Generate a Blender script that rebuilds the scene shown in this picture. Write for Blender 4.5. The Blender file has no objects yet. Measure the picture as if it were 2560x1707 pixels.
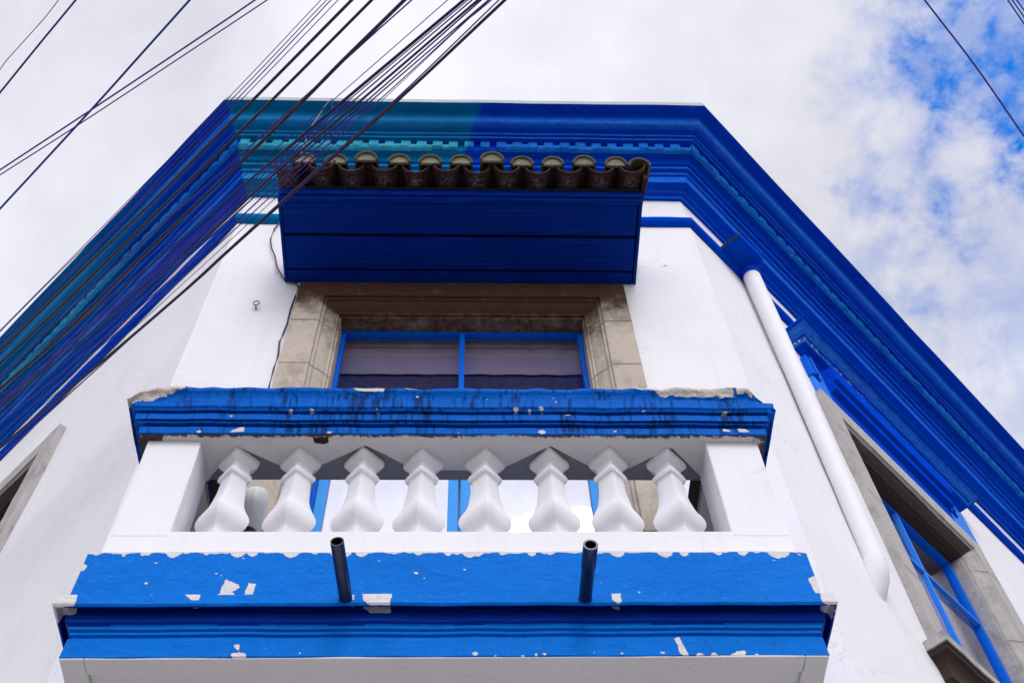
import bpy, math, random
from mathutils import Vector, Matrix, noise
random.seed(7)
S = bpy.context.scene
C = S.collection
R = math.radians

# ---------------------------------------------------------------- camera
PITCH, ROLL, YAW = R(59.419), R(-3.091), R(3.951)
cp, sp, cy, sy, cr, sr = math.cos(PITCH), math.sin(PITCH), math.cos(YAW), math.sin(YAW), math.cos(ROLL), math.sin(ROLL)
fwd = Vector((sy*cp, cy*cp, sp)); rgt = Vector((cy, -sy, 0)); up = rgt.cross(fwd)
rg2 = cr*rgt + sr*up; up2 = -sr*rgt + cr*up
cam = bpy.data.cameras.new('camera'); camo = bpy.data.objects.new('camera', cam); C.objects.link(camo)
m = Matrix((rg2, up2, -fwd)).transposed().to_4x4(); m.translation = Vector((0, -3.5, 1.6))
camo.matrix_world = m
cam.sensor_width = 36.0; cam.lens = 2917.1/2560*36.0; cam.clip_start = 0.05; cam.clip_end = 2000
S.camera = camo
CAMP = Vector((0, -3.5, 1.6))
def ray(px, py):
    return (rg2*((px-1280)/2917.1) - up2*((py-853.5)/2917.1) + fwd)

# ---------------------------------------------------------------- world, sun, exposure
SUN_EL, SUN_AZ = R(40), R(172)            # azimuth from +Y clockwise: behind the viewer, slightly to the right
sund = Vector((math.sin(SUN_AZ)*math.cos(SUN_EL), math.cos(SUN_AZ)*math.cos(SUN_EL), math.sin(SUN_EL)))
W = bpy.data.worlds.new('World'); S.world = W; W.use_nodes = True
nt = W.node_tree; nt.nodes.clear()
def N(t, typ, **kw):
    n = t.nodes.new(typ)
    for k, v in kw.items(): setattr(n, k, v)
    return n
def math_node(t, op, a, b=None, c=None, clamp=False):
    n = N(t, 'ShaderNodeMath', operation=op); n.use_clamp = clamp
    for i, v in enumerate((a, b, c)):
        if v is None: continue
        if isinstance(v, (int, float)): n.inputs[i].default_value = v
        else: t.links.new(v, n.inputs[i])
    return n.outputs[0]
def smooth(t, v, lo, hi, o0=0.0, o1=1.0):
    n = N(t, 'ShaderNodeMapRange', interpolation_type='SMOOTHSTEP')
    t.links.new(v, n.inputs[0]); n.inputs[1].default_value = lo; n.inputs[2].default_value = hi
    n.inputs[3].default_value = o0; n.inputs[4].default_value = o1
    return n.outputs[0]
def mixc(t, f, a, b, blend='MIX'):
    n = N(t, 'ShaderNodeMix', data_type='RGBA', blend_type=blend)
    for s, v in ((n.inputs[0], f), (n.inputs[6], a), (n.inputs[7], b)):
        if isinstance(v, (int, float)): s.default_value = v
        elif isinstance(v, (tuple, list)): s.default_value = (*v, 1) if len(v) == 3 else v
        else: t.links.new(v, s)
    return n.outputs[2]
def noise_tex(t, vec, scale, detail=4, rough=.55, dist=0.0):
    n = N(t, 'ShaderNodeTexNoise'); n.inputs['Scale'].default_value = scale
    n.inputs['Detail'].default_value = detail; n.inputs['Roughness'].default_value = rough
    n.inputs['Distortion'].default_value = dist
    if vec is not None: t.links.new(vec, n.inputs['Vector'])
    return n.outputs['Fac']
def vmul(t, vec, s):
    n = N(t, 'ShaderNodeVectorMath', operation='MULTIPLY'); t.links.new(vec, n.inputs[0]); n.inputs[1].default_value = s
    return n.outputs[0]
def vdot(t, vec, d):
    n = N(t, 'ShaderNodeVectorMath', operation='DOT_PRODUCT'); t.links.new(vec, n.inputs[0]); n.inputs[1].default_value = d
    return n.outputs['Value']

SKY = 0.10
sky = N(nt, 'ShaderNodeTexSky', sky_type='NISHITA'); sky.sun_disc = False
sky.sun_elevation = SUN_EL; sky.sun_rotation = SUN_AZ; sky.altitude = 1500; sky.air_density = 1.0; sky.dust_density = 0.3; sky.ozone_density = 3.0
tc = N(nt, 'ShaderNodeTexCoord'); dirv = tc.outputs['Generated']
n1 = noise_tex(nt, dirv, 3.6, 6, .55, .1); n2 = noise_tex(nt, dirv, 17.0, 6, .58, .15)
def hole(px, py, a0, a1, amp):
    d = ray(px, py).normalized()
    dd = vdot(nt, dirv, d)
    ang = math_node(nt, 'ARCCOSINE', math_node(nt, 'MINIMUM', dd, 0.99999))
    s = math_node(nt, 'ADD', ang, math_node(nt, 'MULTIPLY', math_node(nt, 'SUBTRACT', n2, .5), amp))
    s = math_node(nt, 'ADD', s, math_node(nt, 'MULTIPLY', math_node(nt, 'SUBTRACT', n1, .5), amp*.6))
    return smooth(nt, s, a0, a1, 1.0, 0.0)
n3 = noise_tex(nt, dirv, 46.0, 5, .6, .1)
h = math_node(nt, 'ADD', hole(2400, 185, -.02, .120, .22), hole(2600, 110, -.03, .12, .22), clamp=True)
h = math_node(nt, 'MULTIPLY', h, smooth(nt, math_node(nt, 'ADD', math_node(nt, 'MULTIPLY', n3, .55), math_node(nt, 'MULTIPLY', n2, .45)), .36, .62, 1.0, .50))
for (px_, py_, rr_, k_) in ((2190, 640, .055, .26), (2560, 720, .12, .26), (2560, 960, .10, .22), (2260, 420, .07, .12)):
    h = math_node(nt, 'ADD', h, math_node(nt, 'MULTIPLY', hole(px_, py_, -.02, rr_, .26), k_), clamp=True)
bright = math_node(nt, 'ADD', math_node(nt, 'MULTIPLY', smooth(nt, n1, .33, .68), .14), .755)
soft = math_node(nt, 'MULTIPLY', smooth(nt, n2, .35, .7), .06)
bright = math_node(nt, 'ADD', bright, soft)
def glow(d, lo, amt, v):
    return math_node(nt, 'ADD', v, math_node(nt, 'MULTIPLY', smooth(nt, vdot(nt, dirv, d), lo, 1.0), amt))
bright = glow(ray(1180, 60).normalized(), .975, .16, bright)
bright = glow(ray(150, 640).normalized(), .985, .08, bright)
bright = glow(sund, .45, 1.2, bright)
cloudc = N(nt, 'ShaderNodeVectorMath', operation='SCALE'); cloudc.inputs[0].default_value = (.90/SKY, .90/SKY, 1.0/SKY)
nt.links.new(bright, cloudc.inputs['Scale'])
hs = N(nt, 'ShaderNodeHueSaturation'); hs.inputs['Saturation'].default_value = 1.45; hs.inputs['Value'].default_value = 4.0; hs.inputs['Hue'].default_value = .508
nt.links.new(sky.outputs[0], hs.inputs['Color'])
bg = N(nt, 'ShaderNodeBackground'); bg.inputs['Strength'].default_value = SKY
nt.links.new(mixc(nt, h, cloudc.outputs[0], hs.outputs[0]), bg.inputs['Color'])
wo = N(nt, 'ShaderNodeOutputWorld'); nt.links.new(bg.outputs[0], wo.inputs[0])

sl = bpy.data.lights.new('sun', 'SUN'); sl.energy = 1.15; sl.angle = R(22); sl.color = (1.0, .975, .95)
so = bpy.data.objects.new('sun', sl); C.objects.link(so); so.rotation_euler = sund.to_track_quat('Z', 'Y').to_euler()
S.view_settings.view_transform = 'Standard'; S.view_settings.look = 'None'
S.view_settings.exposure = 0.0; S.view_settings.gamma = 1.0; S.view_settings.use_curve_mapping = False
S.render.engine = 'CYCLES'

# ---------------------------------------------------------------- materials
def base_mat(name, rough=.7, spec=.3):
    ma = bpy.data.materials.new(name); ma.use_nodes = True; t = ma.node_tree
    b = t.nodes['Principled BSDF']; b.inputs['Roughness'].default_value = rough
    b.inputs['Specular IOR Level'].default_value = spec
    g = N(t, 'ShaderNodeNewGeometry')
    return ma, t, b, g.outputs['Position']
def bump(t, b, h, strength, dist=.01):
    n = N(t, 'ShaderNodeBump'); n.inputs['Strength'].default_value = strength; n.inputs['Distance'].default_value = dist
    t.links.new(h, n.inputs['Height']); t.links.new(n.outputs[0], b.inputs['Normal'])
def attr(t, name):
    n = N(t, 'ShaderNodeAttribute'); n.attribute_name = name; return n.outputs['Fac']

def plaster(name, col, dirty=(.45, .43, .40), rough=.85, bs=.16, fine=40, spots=.0, mould=(.06, .055, .045)):
    ma, t, b, P = base_mat(name, rough, .25)
    a = noise_tex(t, P, 2.3, 5); c = noise_tex(t, P, fine, 4, .6); d = noise_tex(t, P, 9, 6, .6, .4)
    col1 = mixc(t, smooth(t, a, .35, .75, 0, .10), col, dirty)
    col2 = mixc(t, smooth(t, d, .60, .80, 0, .16), col1, dirty)
    # a few dark scratches and pits
    def cracks(sc, wd, seedmask, lo):
        dn = N(t, 'ShaderNodeTexNoise'); dn.inputs['Scale'].default_value = 5; dn.inputs['Detail'].default_value = 5; t.links.new(P, dn.inputs['Vector'])
        va = N(t, 'ShaderNodeVectorMath', operation='MULTIPLY_ADD'); t.links.new(dn.outputs['Color'], va.inputs[0]); va.inputs[1].default_value = (.5, .5, .5); t.links.new(P, va.inputs[2])
        vo = N(t, 'ShaderNodeTexVoronoi', feature='DISTANCE_TO_EDGE'); vo.inputs['Scale'].default_value = sc; t.links.new(va.outputs[0], vo.inputs['Vector'])
        return math_node(t, 'MULTIPLY', smooth(t, vo.outputs['Distance'], 0, wd, 1, 0), smooth(t, noise_tex(t, P, seedmask, 3), lo, lo+.08))
    col2 = mixc(t, math_node(t, 'MULTIPLY', cracks(1.5, .007, 1.7, .55), .26), col2, (.28, .27, .28))
    rs_ = noise_tex(t, vmul(t, P, (16, 16, .7)), 1.0, 5, .6)
    col2 = mixc(t, smooth(t, rs_, .52, .74, 0, .10), col2, dirty)
    pt = noise_tex(t, P, 1.3, 2, .5, 1.2)
    col2 = mixc(t, smooth(t, pt, .56, .565, 0, .05), col2, (.62, .62, .66))
    e = noise_tex(t, vmul(t, P, (30, 30, 9)), 1.0, 5, .65)
    col2 = mixc(t, smooth(t, e, .70, .75, 0, .30), col2, (.30, .29, .30))
    st = attr(t, 'stain_shade')
    f = noise_tex(t, P, 34, 8, .72, .5)
    s = smooth(t, math_node(t, 'ADD', math_node(t, 'MULTIPLY', st, .55), math_node(t, 'MULTIPLY', f, .9)), .66, .82)
    s = math_node(t, 'MULTIPLY', s, smooth(t, st, .02, .25))
    col3 = mixc(t, s, col2, mould)
    if spots:
        v = noise_tex(t, P, 160, 3, .6)
        col3 = mixc(t, smooth(t, v, .52, .68, 0, spots), col3, mould)
    t.links.new(col3, b.inputs['Base Color'])
    hgt = math_node(t, 'ADD', math_node(t, 'MULTIPLY', c, .35), math_node(t, 'ADD', a, math_node(t, 'MULTIPLY', d, .8)))
    bump(t, b, hgt, bs, .02)
    return ma

def paint(name, col, col2=None, mixf=None, under=(.66, .64, .64), rough=.5, var=.35, streak=0, bs=.4, peel_noise=26, general=0.0, crack=.5, lite_col=(.06, .34, .95), spec=.03, cracked=0.0, grain=0.0):
    """thick old enamel paint; 'wear' bares the plaster, 'stain_shade' draws dark runs"""
    ma, t, b, P = base_mat(name, rough, spec)
    a = noise_tex(t, P, 3.1, 5); c = noise_tex(t, P, 55, 5, .6); d = noise_tex(t, vmul(t, P, (9, 9, 16)), 1.0, 6, .62, .8)
    if col2 is not None:
        base = mixc(t, mixf(t, P), col, col2)
    else:
        base = mixc(t, 0.0, col, col)
    dark = tuple(x*.62 for x in col); lite = (min(1, col[0]*1.6+.03), min(1, col[1]*1.45+.02), min(1, col[2]*1.2+.02))
    k = mixc(t, smooth(t, a, .35, .7, 0, var), base, mixc(t, 1.0, base, (.72, .80, .86), 'MULTIPLY'))
    k = mixc(t, smooth(t, d, .56, .75, 0, var*.9), k, mixc(t, .5, base, lite))
    if cracked:
        dn = N(t, 'ShaderNodeTexNoise'); dn.inputs['Scale'].default_value = 9; dn.inputs['Detail'].default_value = 5; t.links.new(P, dn.inputs['Vector'])
        va = N(t, 'ShaderNodeVectorMath', operation='MULTIPLY_ADD'); t.links.new(dn.outputs['Color'], va.inputs[0]); va.inputs[1].default_value = (.25, .25, .25); t.links.new(P, va.inputs[2])
        vo = N(t, 'ShaderNodeTexVoronoi', feature='DISTANCE_TO_EDGE'); vo.inputs['Scale'].default_value = 7; t.links.new(va.outputs[0], vo.inputs['Vector'])
        ck = math_node(t, 'MULTIPLY', smooth(t, vo.outputs['Distance'], 0, .022, 1, 0), smooth(t, noise_tex(t, P, 4, 3), .44, .60))
        k = mixc(t, math_node(t, 'MULTIPLY', ck, cracked), k, dark)
        fl = noise_tex(t, vmul(t, P, (24, 24, 70)), 1.0, 6, .7)
        k = mixc(t, smooth(t, fl, .57, .70, 0, cracked*.9), k, mixc(t, .5, base, lite_col))
        k = mixc(t, smooth(t, fl, .30, .42, cracked*.7, 0), k, dark)
    if grain:
        gr = noise_tex(t, vmul(t, P, (2.2, 75, 75)), 1.0, 6, .65)
        k = mixc(t, smooth(t, gr, .50, .68, 0, grain), k, dark)
        k = mixc(t, smooth(t, gr, .34, .44, grain*.6, 0), k, mixc(t, .25, base, lite_col))
    if streak:
        sv = noise_tex(t, vmul(t, P, (60, 60, 1.6)), 1.0, 4, .6)
        sv2 = noise_tex(t, vmul(t, P, (7, 7, .4)), 1.0, 3, .6)
        sm = math_node(t, 'MULTIPLY', smooth(t, math_node(t, 'ADD', sv, math_node(t, 'MULTIPLY', math_node(t, 'SUBTRACT', sv2, .5), .6)), .49, .68), math_node(t, 'MULTIPLY', attr(t, 'stain_shade'), streak, clamp=True))
        k = mixc(t, sm, k, (.004, .010, .040))
    rb = attr(t, 'hilite_dust')  # painted highlight: lighter blue along the moulding ridges
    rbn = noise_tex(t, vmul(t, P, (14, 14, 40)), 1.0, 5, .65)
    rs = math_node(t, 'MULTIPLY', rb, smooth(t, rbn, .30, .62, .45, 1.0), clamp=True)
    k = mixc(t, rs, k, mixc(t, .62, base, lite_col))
    w = attr(t, 'wear')
    pn = noise_tex(t, P, peel_noise, 6, .62); pn2 = noise_tex(t, P, 7, 3)
    ws = math_node(t, 'ADD', w, math_node(t, 'MULTIPLY', math_node(t, 'SUBTRACT', pn, .5), .95))
    ws = math_node(t, 'ADD', ws, math_node(t, 'ADD', math_node(t, 'MULTIPLY', math_node(t, 'SUBTRACT', pn2, .5), general*1.2), general*.5))
    peel = smooth(t, ws, .56, .585)
    edge = math_node(t, 'SUBTRACT', smooth(t, ws, .54, .565), peel, clamp=True)
    uc = mixc(t, smooth(t, c, .4, .7, 0, .3), under, (.42, .40, .38))
    k = mixc(t, math_node(t, 'MULTIPLY', edge, .65), k, (.01, .012, .03))
    k = mixc(t, peel, k, uc)
    t.links.new(k, b.inputs['Base Color'])
    t.links.new(smooth(t, peel, 0, 1, rough, .9), b.inputs['Roughness'])
    hgt = math_node(t, 'ADD', math_node(t, 'MULTIPLY', c, .3), math_node(t, 'ADD', math_node(t, 'MULTIPLY', a, .6), math_node(t, 'MULTIPLY', d, crack)))
    hgt = math_node(t, 'SUBTRACT', hgt, math_node(t, 'MULTIPLY', peel, .55))
    bump(t, b, hgt, bs, .012)
    return ma

def stone(name, col, dark, spots=.3):
    ma, t, b, P = base_mat(name, .9, .2)
    a = noise_tex(t, P, 4, 6, .6); c = noise_tex(t, P, 90, 5, .7); d = noise_tex(t, vmul(t, P, (14, 14, 5)), 1.0, 7, .65, .5)
    k = mixc(t, smooth(t, a, .3, .7, 0, .4), col, tuple(x*.72 for x in col))
    k = mixc(t, smooth(t, d, .5, .72, 0, spots), k, dark)
    k = mixc(t, smooth(t, c, .50, .72, 0, .45), k, tuple(x*.45 for x in col))
    st = attr(t, 'stain_shade')
    f = noise_tex(t, P, 16, 7, .68, .6)
    s = smooth(t, math_node(t, 'ADD', math_node(t, 'MULTIPLY', st, .9), math_node(t, 'MULTIPLY', f, .6)), .42, .95)
    s = math_node(t, 'MULTIPLY', s, smooth(t, st, .01, .2))
    k = mixc(t, s, k, dark)
    rbf = math_node(t, 'MULTIPLY', attr(t, 'hilite_dust'), smooth(t, noise_tex(t, P, 45, 5, .65), .42, .58), clamp=True)
    k = mixc(t, rbf, k, (.30, .25, .25))
    t.links.new(k, b.inputs['Base Color'])
    bump(t, b, math_node(t, 'ADD', c, math_node(t, 'MULTIPLY', a, 1.2)), .55, .008)
    return ma

def plain(name, col, rough=.6, spec=.3, metal=0, var=.25, scale=30):
    ma, t, b, P = base_mat(name, rough, spec)
    b.inputs['Metallic'].default_value = metal
    a = noise_tex(t, P, scale, 5)
    t.links.new(mixc(t, smooth(t, a, .35, .7, 0, var), col, tuple(x*.5 for x in col)), b.inputs['Base Color'])
    bump(t, b, a, .2, .004)
    return ma

WHITE = (.80, .79, .82)
M = {}
M['wall'] = plaster('white_plaster', WHITE)
M['soffit_white'] = plaster('weathered_white_plaster', (.70, .68, .68), bs=.5)
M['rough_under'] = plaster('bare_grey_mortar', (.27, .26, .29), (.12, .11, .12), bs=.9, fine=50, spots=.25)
M['blue'] = paint('blue_balcony_paint', (.001, .152, .60), general=-.05, bs=.9, crack=.8, var=.5, cracked=.6)
M['blue_rail'] = paint('stained_blue_paint', (.001, .120, .56), streak=.75, general=-.06, var=.5, cracked=.5, bs=.7)
def teal_mix(t, P):
    x = N(t, 'ShaderNodeSeparateXYZ'); t.links.new(P, x.inputs[0])
    n = noise_tex(t, P, 5, 4); X = math_node(t, 'ADD', x.outputs[0], math_node(t, 'MULTIPLY', math_node(t, 'SUBTRACT', n, .5), .12))
    a = math_node(t, 'ADD', X, math_node(t, 'MULTIPLY', math_node(t, 'SUBTRACT', x.outputs[2], 10.05), -.35))
    return smooth(t, a, -.02, .02, 1.0, 0.0)
def left_mix(t, P):
    x = N(t, 'ShaderNodeSeparateXYZ'); t.links.new(P, x.inputs[0])
    n = noise_tex(t, vmul(t, P, (2, 2, 9)), 1.0, 4)
    far = smooth(t, math_node(t, 'ADD', x.outputs[0], math_node(t, 'MULTIPLY', math_node(t, 'SUBTRACT', n, .5), 1.2)), -3.2, -2.2, 1.0, 0.0)
    hi = smooth(t, math_node(t, 'ADD', x.outputs[2], math_node(t, 'MULTIPLY', math_node(t, 'SUBTRACT', n, .5), .35)), 9.72, 10.08, .25, 1.0)
    return math_node(t, 'MULTIPLY', far, hi)
CB = (.0003, .062, .60); TEAL = (.001, .185, .42)
M['cornice_right'] = paint('deep_blue_cornice_paint', CB, general=-.12, peel_noise=40, cracked=.35, var=.85, spec=0.0)
M['cornice_front'] = paint('teal_and_blue_cornice_paint', CB, TEAL, teal_mix, general=-.12, peel_noise=40, cracked=.35, var=.85, spec=0.0)
M['cornice_left'] = paint('mottled_blue_cornice_paint', CB, TEAL, left_mix, general=-.10, peel_noise=40, cracked=.35, var=.85, spec=0.0)
LB = (.008, .17, .66); LT = (.05, .44, .62)
M['dentil_right'] = paint('light_blue_rough_paint', LB, general=-.05, bs=1.2, crack=1.8, var=1.0)
M['dentil_front'] = paint('light_teal_and_blue_rough_paint', LB, LT, teal_mix, general=-.03, bs=1.2, crack=1.8, var=1.0)
M['dentil_left'] = paint('light_mottled_rough_paint', LB, LT, left_mix, general=.02, bs=1.2, crack=1.8, var=1.0)
M['coping'] = plaster('old_limewashed_coping', (.44, .47, .48), (.12, .12, .11), bs=.9, fine=30, spots=.6)
M['concrete'] = plaster('pitted_concrete', (.62, .56, .50), (.22, .19, .16), bs=1.2, fine=50, spots=.62, mould=(.07, .055, .045))
M['stone'] = stone('door_limestone', (.54, .47, .39), (.075, .036, .020))
M['stone_side'] = stone('side_window_limestone', (.47, .45, .43), (.055, .038, .032))
M['joint'] = plain('dark_mortar_joint', (.05, .045, .04), .95)
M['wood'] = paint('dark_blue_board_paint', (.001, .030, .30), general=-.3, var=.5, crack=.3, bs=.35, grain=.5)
M['void'] = plain('dark_void', (.004, .004, .006), .9)
M['frame'] = paint('bright_blue_joinery_paint', (.002, .12, .66), general=-.35, var=.2, bs=.15, rough=.35)
M['frame_lt'] = paint('sky_blue_joinery_paint', (.035, .22, .80), general=-.35, var=.15, bs=.15, rough=.4)
M['frame_pale'] = paint('pale_blue_joinery_paint', (.06, .33, .82), general=-.35, var=.2, bs=.15, rough=.4)
M['tile'] = stone('mossy_clay_tile', (.11, .10, .065), (.03, .02, .015), .5)
M['pan'] = stone('red_clay_tile', (.060, .026, .021), (.008, .006, .005), .8)
M['mortar'] = plaster('lichen_grey_mortar', (.27, .26, .18), (.12, .12, .08), bs=1.1, fine=45, spots=.6, mould=(.06, .06, .035))
M['darkmortar'] = plaster('shadow_black_mortar', (.030, .026, .028), (.008, .008, .008), bs=1.0, fine=45)
M['spout'] = plain('dark_blue_painted_pipe', (.005, .012, .06), .35, .5)
M['pipe'] = plaster('white_painted_pipe', (.80, .79, .82), rough=.6, bs=.1)
M['glassjar'] = plain('frosted_glass', (.84, .87, .85), .35, .5, var=.1)
M['black'] = plain('black_plastic', (.008, .008, .01), .4)
M['metal'] = plain('galvanised_metal', (.3, .3, .32), .5, .5, .6)
M['blind'] = plain('grey_roller_blind', (.78, .68, .76), .9, var=.2, scale=4)
M['blind_lt'] = plain('pale_blind_hem', (.86, .80, .86), .9, var=.1, scale=5)
M['curtain'] = plain('sheer_curtain', (.62, .62, .70), .8, var=.2, scale=5)
M['darkcurtain'] = plain('dark_lace_valance', (.16, .14, .17), .9, var=.6, scale=22)
M['room'] = plain('dim_room', (.05, .045, .05), .9)
def cable_mat(name, col):
    ma, t, b, P = base_mat(name, .45, .4); b.inputs['Base Color'].default_value = (*col, 1); return ma
M['cable_black'] = cable_mat('black_rubber_sheath', (.024, .020, .050))
M['cable_indigo'] = cable_mat('indigo_fringe_tint', (.020, .010, .34))  # indigo base colour stands in for lens colour fringing against the sky
M['cable_violet'] = cable_mat('violet_fringe_tint', (.075, .008, .28))  # violet lens fringe of dark cables, painted in as base colour
M['cable_navy'] = cable_mat('navy_fringe_tint', (.012, .010, .24))  # blue tint imitates chromatic fringing on otherwise dark cables
M['cable_grey'] = cable_mat('grey_wire', (.22, .21, .24))
def pane_mat(name, gl, tint):
    ma = bpy.data.materials.new(name); ma.use_nodes = True; t = ma.node_tree; t.nodes.clear()
    g = N(t, 'ShaderNodeBsdfGlossy'); g.inputs['Roughness'].default_value = .02; g.inputs['Color'].default_value = (.95, .96, 1, 1)
    tr = N(t, 'ShaderNodeBsdfTransparent'); tr.inputs['Color'].default_value = (*tint, 1)
    ge = N(t, 'ShaderNodeNewGeometry'); nz = noise_tex(t, ge.outputs['Position'], 2.2, 2)
    bn = N(t, 'ShaderNodeBump'); bn.inputs['Strength'].default_value = .06; bn.inputs['Distance'].default_value = .02
    t.links.new(nz, bn.inputs['Height']); t.links.new(bn.outputs[0], g.inputs['Normal'])
    mx = N(t, 'ShaderNodeMixShader'); mx.inputs[0].default_value = gl
    t.links.new(tr.outputs[0], mx.inputs[1]); t.links.new(g.outputs[0], mx.inputs[2])
    o = N(t, 'ShaderNodeOutputMaterial'); t.links.new(mx.outputs[0], o.inputs[0])
    return ma
M['pane'] = pane_mat('window_glass', .44, (.8, .8, .85))
def ground_mat(name, col, sc):
    ma, t, b, P = base_mat(name, .9, .2)
    a = noise_tex(t, P, sc, 6); c = noise_tex(t, P, 60, 4)
    k = mixc(t, smooth(t, a, .3, .7), col, tuple(x*.7 for x in col))
    t.links.new(mixc(t, smooth(t, c, .4, .7, 0, .3), k, tuple(x*.5 for x in col)), b.inputs['Base Color'])
    bump(t, b, c, .3, .01); return ma
M['ground'] = ground_mat('pale_dusty_ground', (.24, .225, .21), .8)
M['road'] = ground_mat('worn_concrete_road', (.22, .215, .21), 1.5)
M['paving'] = ground_mat('concrete_pavement', (.32, .31, .30), 2.5)

# ---------------------------------------------------------------- mesh helpers
class MB:
    def __init__(s): s.v = []; s.f = []; s.mi = []; s.w = {}; s.st = {}; s.lt = {}
    def add(s, vs, fs, mi=0):
        o = len(s.v); s.v += [tuple(v) for v in vs]
        for f in fs: s.f.append(tuple(i+o for i in f)); s.mi.append(mi)
        return o
    def box(s, a, b, mi=0, T=None):
        x0, y0, z0 = a; x1, y1, z1 = b
        vs = [(x0,y0,z0),(x1,y0,z0),(x1,y1,z0),(x0,y1,z0),(x0,y0,z1),(x1,y0,z1),(x1,y1,z1),(x0,y1,z1)]
        if T: vs = [T(*v) for v in vs]
        s.add(vs, [(0,3,2,1),(4,5,6,7),(0,1,5,4),(1,2,6,5),(2,3,7,6),(3,0,4,7)], mi)
    def quad(s, p, mi=0): s.add(p, [(0,1,2,3)], mi)
def smart_normals(me):
    import bmesh
    bm = bmesh.new(); bm.from_mesh(me); bmesh.ops.recalc_face_normals(bm, faces=bm.faces); bm.to_mesh(me); bm.free()
def build(mb, name, mats, parent=None, smooth_angle=None, bevel=None, recalc=True):
    me = bpy.data.meshes.new(name); me.from_pydata(mb.v, [], mb.f)
    if not isinstance(mats, (list, tuple)): mats = [mats]
    for k in mats: me.materials.append(M[k])
    for p, i in zip(me.polygons, mb.mi): p.material_index = i
    for an, d in (('wear', mb.w), ('stain_shade', mb.st), ('hilite_dust', mb.lt)):
        if d:
            at = me.attributes.new(an, 'FLOAT', 'POINT')
            for i, v in d.items(): at.data[i].value = v
    me.update()
    if recalc: smart_normals(me)
    o = bpy.data.objects.new(name, me); C.objects.link(o)
    if parent is not None: o.parent = parent
    if bevel:
        bv = o.modifiers.new('bevel', 'BEVEL'); bv.width = bevel; bv.segments = 2; bv.limit_method = 'ANGLE'; bv.angle_limit = R(40)
    if smooth_angle is not None:
        me.shade_smooth()
        me.set_sharp_from_angle(angle=R(smooth_angle))
    return o
def tag(o, label, cat, group=None, kind=None):
    if label: o['label'] = label
    if cat: o['category'] = cat
    if group: o['group'] = group
    if kind: o['kind'] = kind
def nz(p, s, seed=0.0):
    return noise.noise(Vector((p[0]*s+seed, p[1]*s-seed*1.7, p[2]*s+seed*.3)))

def subdiv_profile(prof, maxd):
    out = []; mats = []
    for i in range(len(prof)-1):
        a, b = prof[i], prof[i+1]; mi = a[2] if len(a) > 2 else 0
        d = math.hypot(a[0]-b[0], a[1]-b[1]); n = max(1, int(math.ceil(d/maxd))) if maxd else 1
        for k in range(n):
            t = k/n; out.append((a[0]+(b[0]-a[0])*t, a[1]+(b[1]-a[1])*t)); mats.append(mi)
    out.append(prof[-1][:2])
    return out, mats
def sweep(mb, path, prof, step=.04, maxd=None, jit=0.0, jscale=3.0, wear=None, stain_shade=None, segmat=None, deform=None, caps=False, hilite_dust=None):
    """path: plan points, outward side on the right hand; prof: (outward, z[, mat])"""
    pr, pm = subdiv_profile(prof, maxd)
    n = len(path); dirs = []
    for i in range(n-1):
        d = Vector((path[i+1][0]-path[i][0], path[i+1][1]-path[i][1])); dirs.append(d.normalized())
    offs = []
    for i in range(n):
        if i == 0: nn = Vector((dirs[0].y, -dirs[0].x))
        elif i == n-1: nn = Vector((dirs[-1].y, -dirs[-1].x))
        else:
            a = Vector((dirs[i-1].y, -dirs[i-1].x)); b = Vector((dirs[i].y, -dirs[i].x))
            nn = (a+b); nn = nn/(nn.dot(a))
        offs.append(nn)
    rings = []; ringseg = []
    for i in range(n-1):
        L = (Vector(path[i+1])-Vector(path[i])).length; k = max(1, int(round(L/step)))
        for j in range(k+1):
            if j == 0 and i > 0:
                continue
            t = j/k; ring = []
            for q, (e, z) in enumerate(pr):
                a = Vector(path[i])+offs[i]*e; b = Vector(path[i+1])+offs[i+1]*e; p = a.lerp(b, t)
                P = Vector((p.x, p.y, z))
                if deform: P = deform(P, e, i, t)
                if jit:
                    nn = Vector((dirs[i].y, -dirs[i].x))
                    P = P + Vector((nn.x, nn.y, 0))*(nz(P, jscale)*jit) + Vector((0, 0, nz(P, jscale, 9.3)*jit*.8))
                ring.append(P)
            rings.append(ring); ringseg.append(i)
    base = len(mb.v); m_ = len(pr)
    for rg in rings:
        for P in rg:
            idx = len(mb.v); mb.v.append(tuple(P))
            if wear: mb.w[idx] = wear(P)
            if stain_shade: mb.st[idx] = stain_shade(P)
        if hilite_dust:
            for q in range(m_): mb.lt[len(mb.v)-m_+q] = hilite_dust(*pr[q])
    for r in range(len(rings)-1):
        seg = ringseg[r+1]
        for q in range(m_-1):
            a = base+r*m_+q
            mb.f.append((a, a+m_, a+m_+1, a+1))
            mi = pm[q] + (segmat[seg] if segmat else 0)
            mb.mi.append(mi)
    if caps:
        mb.f.append(tuple(base+q for q in range(m_))); mb.mi.append(pm[0])
        mb.f.append(tuple(base+(len(rings)-1)*m_+q for q in range(m_))[::-1]); mb.mi.append(pm[0])
def in_poly(x, y, poly):
    c = False; j = len(poly)-1
    for i in range(len(poly)):
        xi, yi = poly[i]; xj, yj = poly[j]
        if (yi > y) != (yj > y) and x < (xj-xi)*(y-yi)/(yj-yi)+xi: c = not c
        j = i
    return c
def poly_sd(x, y, poly):
    d = 9
    for i in range(len(poly)):
        ax, ay = poly[i]; bx, by = poly[(i+1) % len(poly)]
        vx, vy = bx-ax, by-ay; t = max(0, min(1, ((x-ax)*vx+(y-ay)*vy)/(vx*vx+vy*vy+1e-12)))
        d = min(d, math.hypot(x-ax-t*vx, y-ay-t*vy))
    return -d if in_poly(x, y, poly) else d
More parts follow.
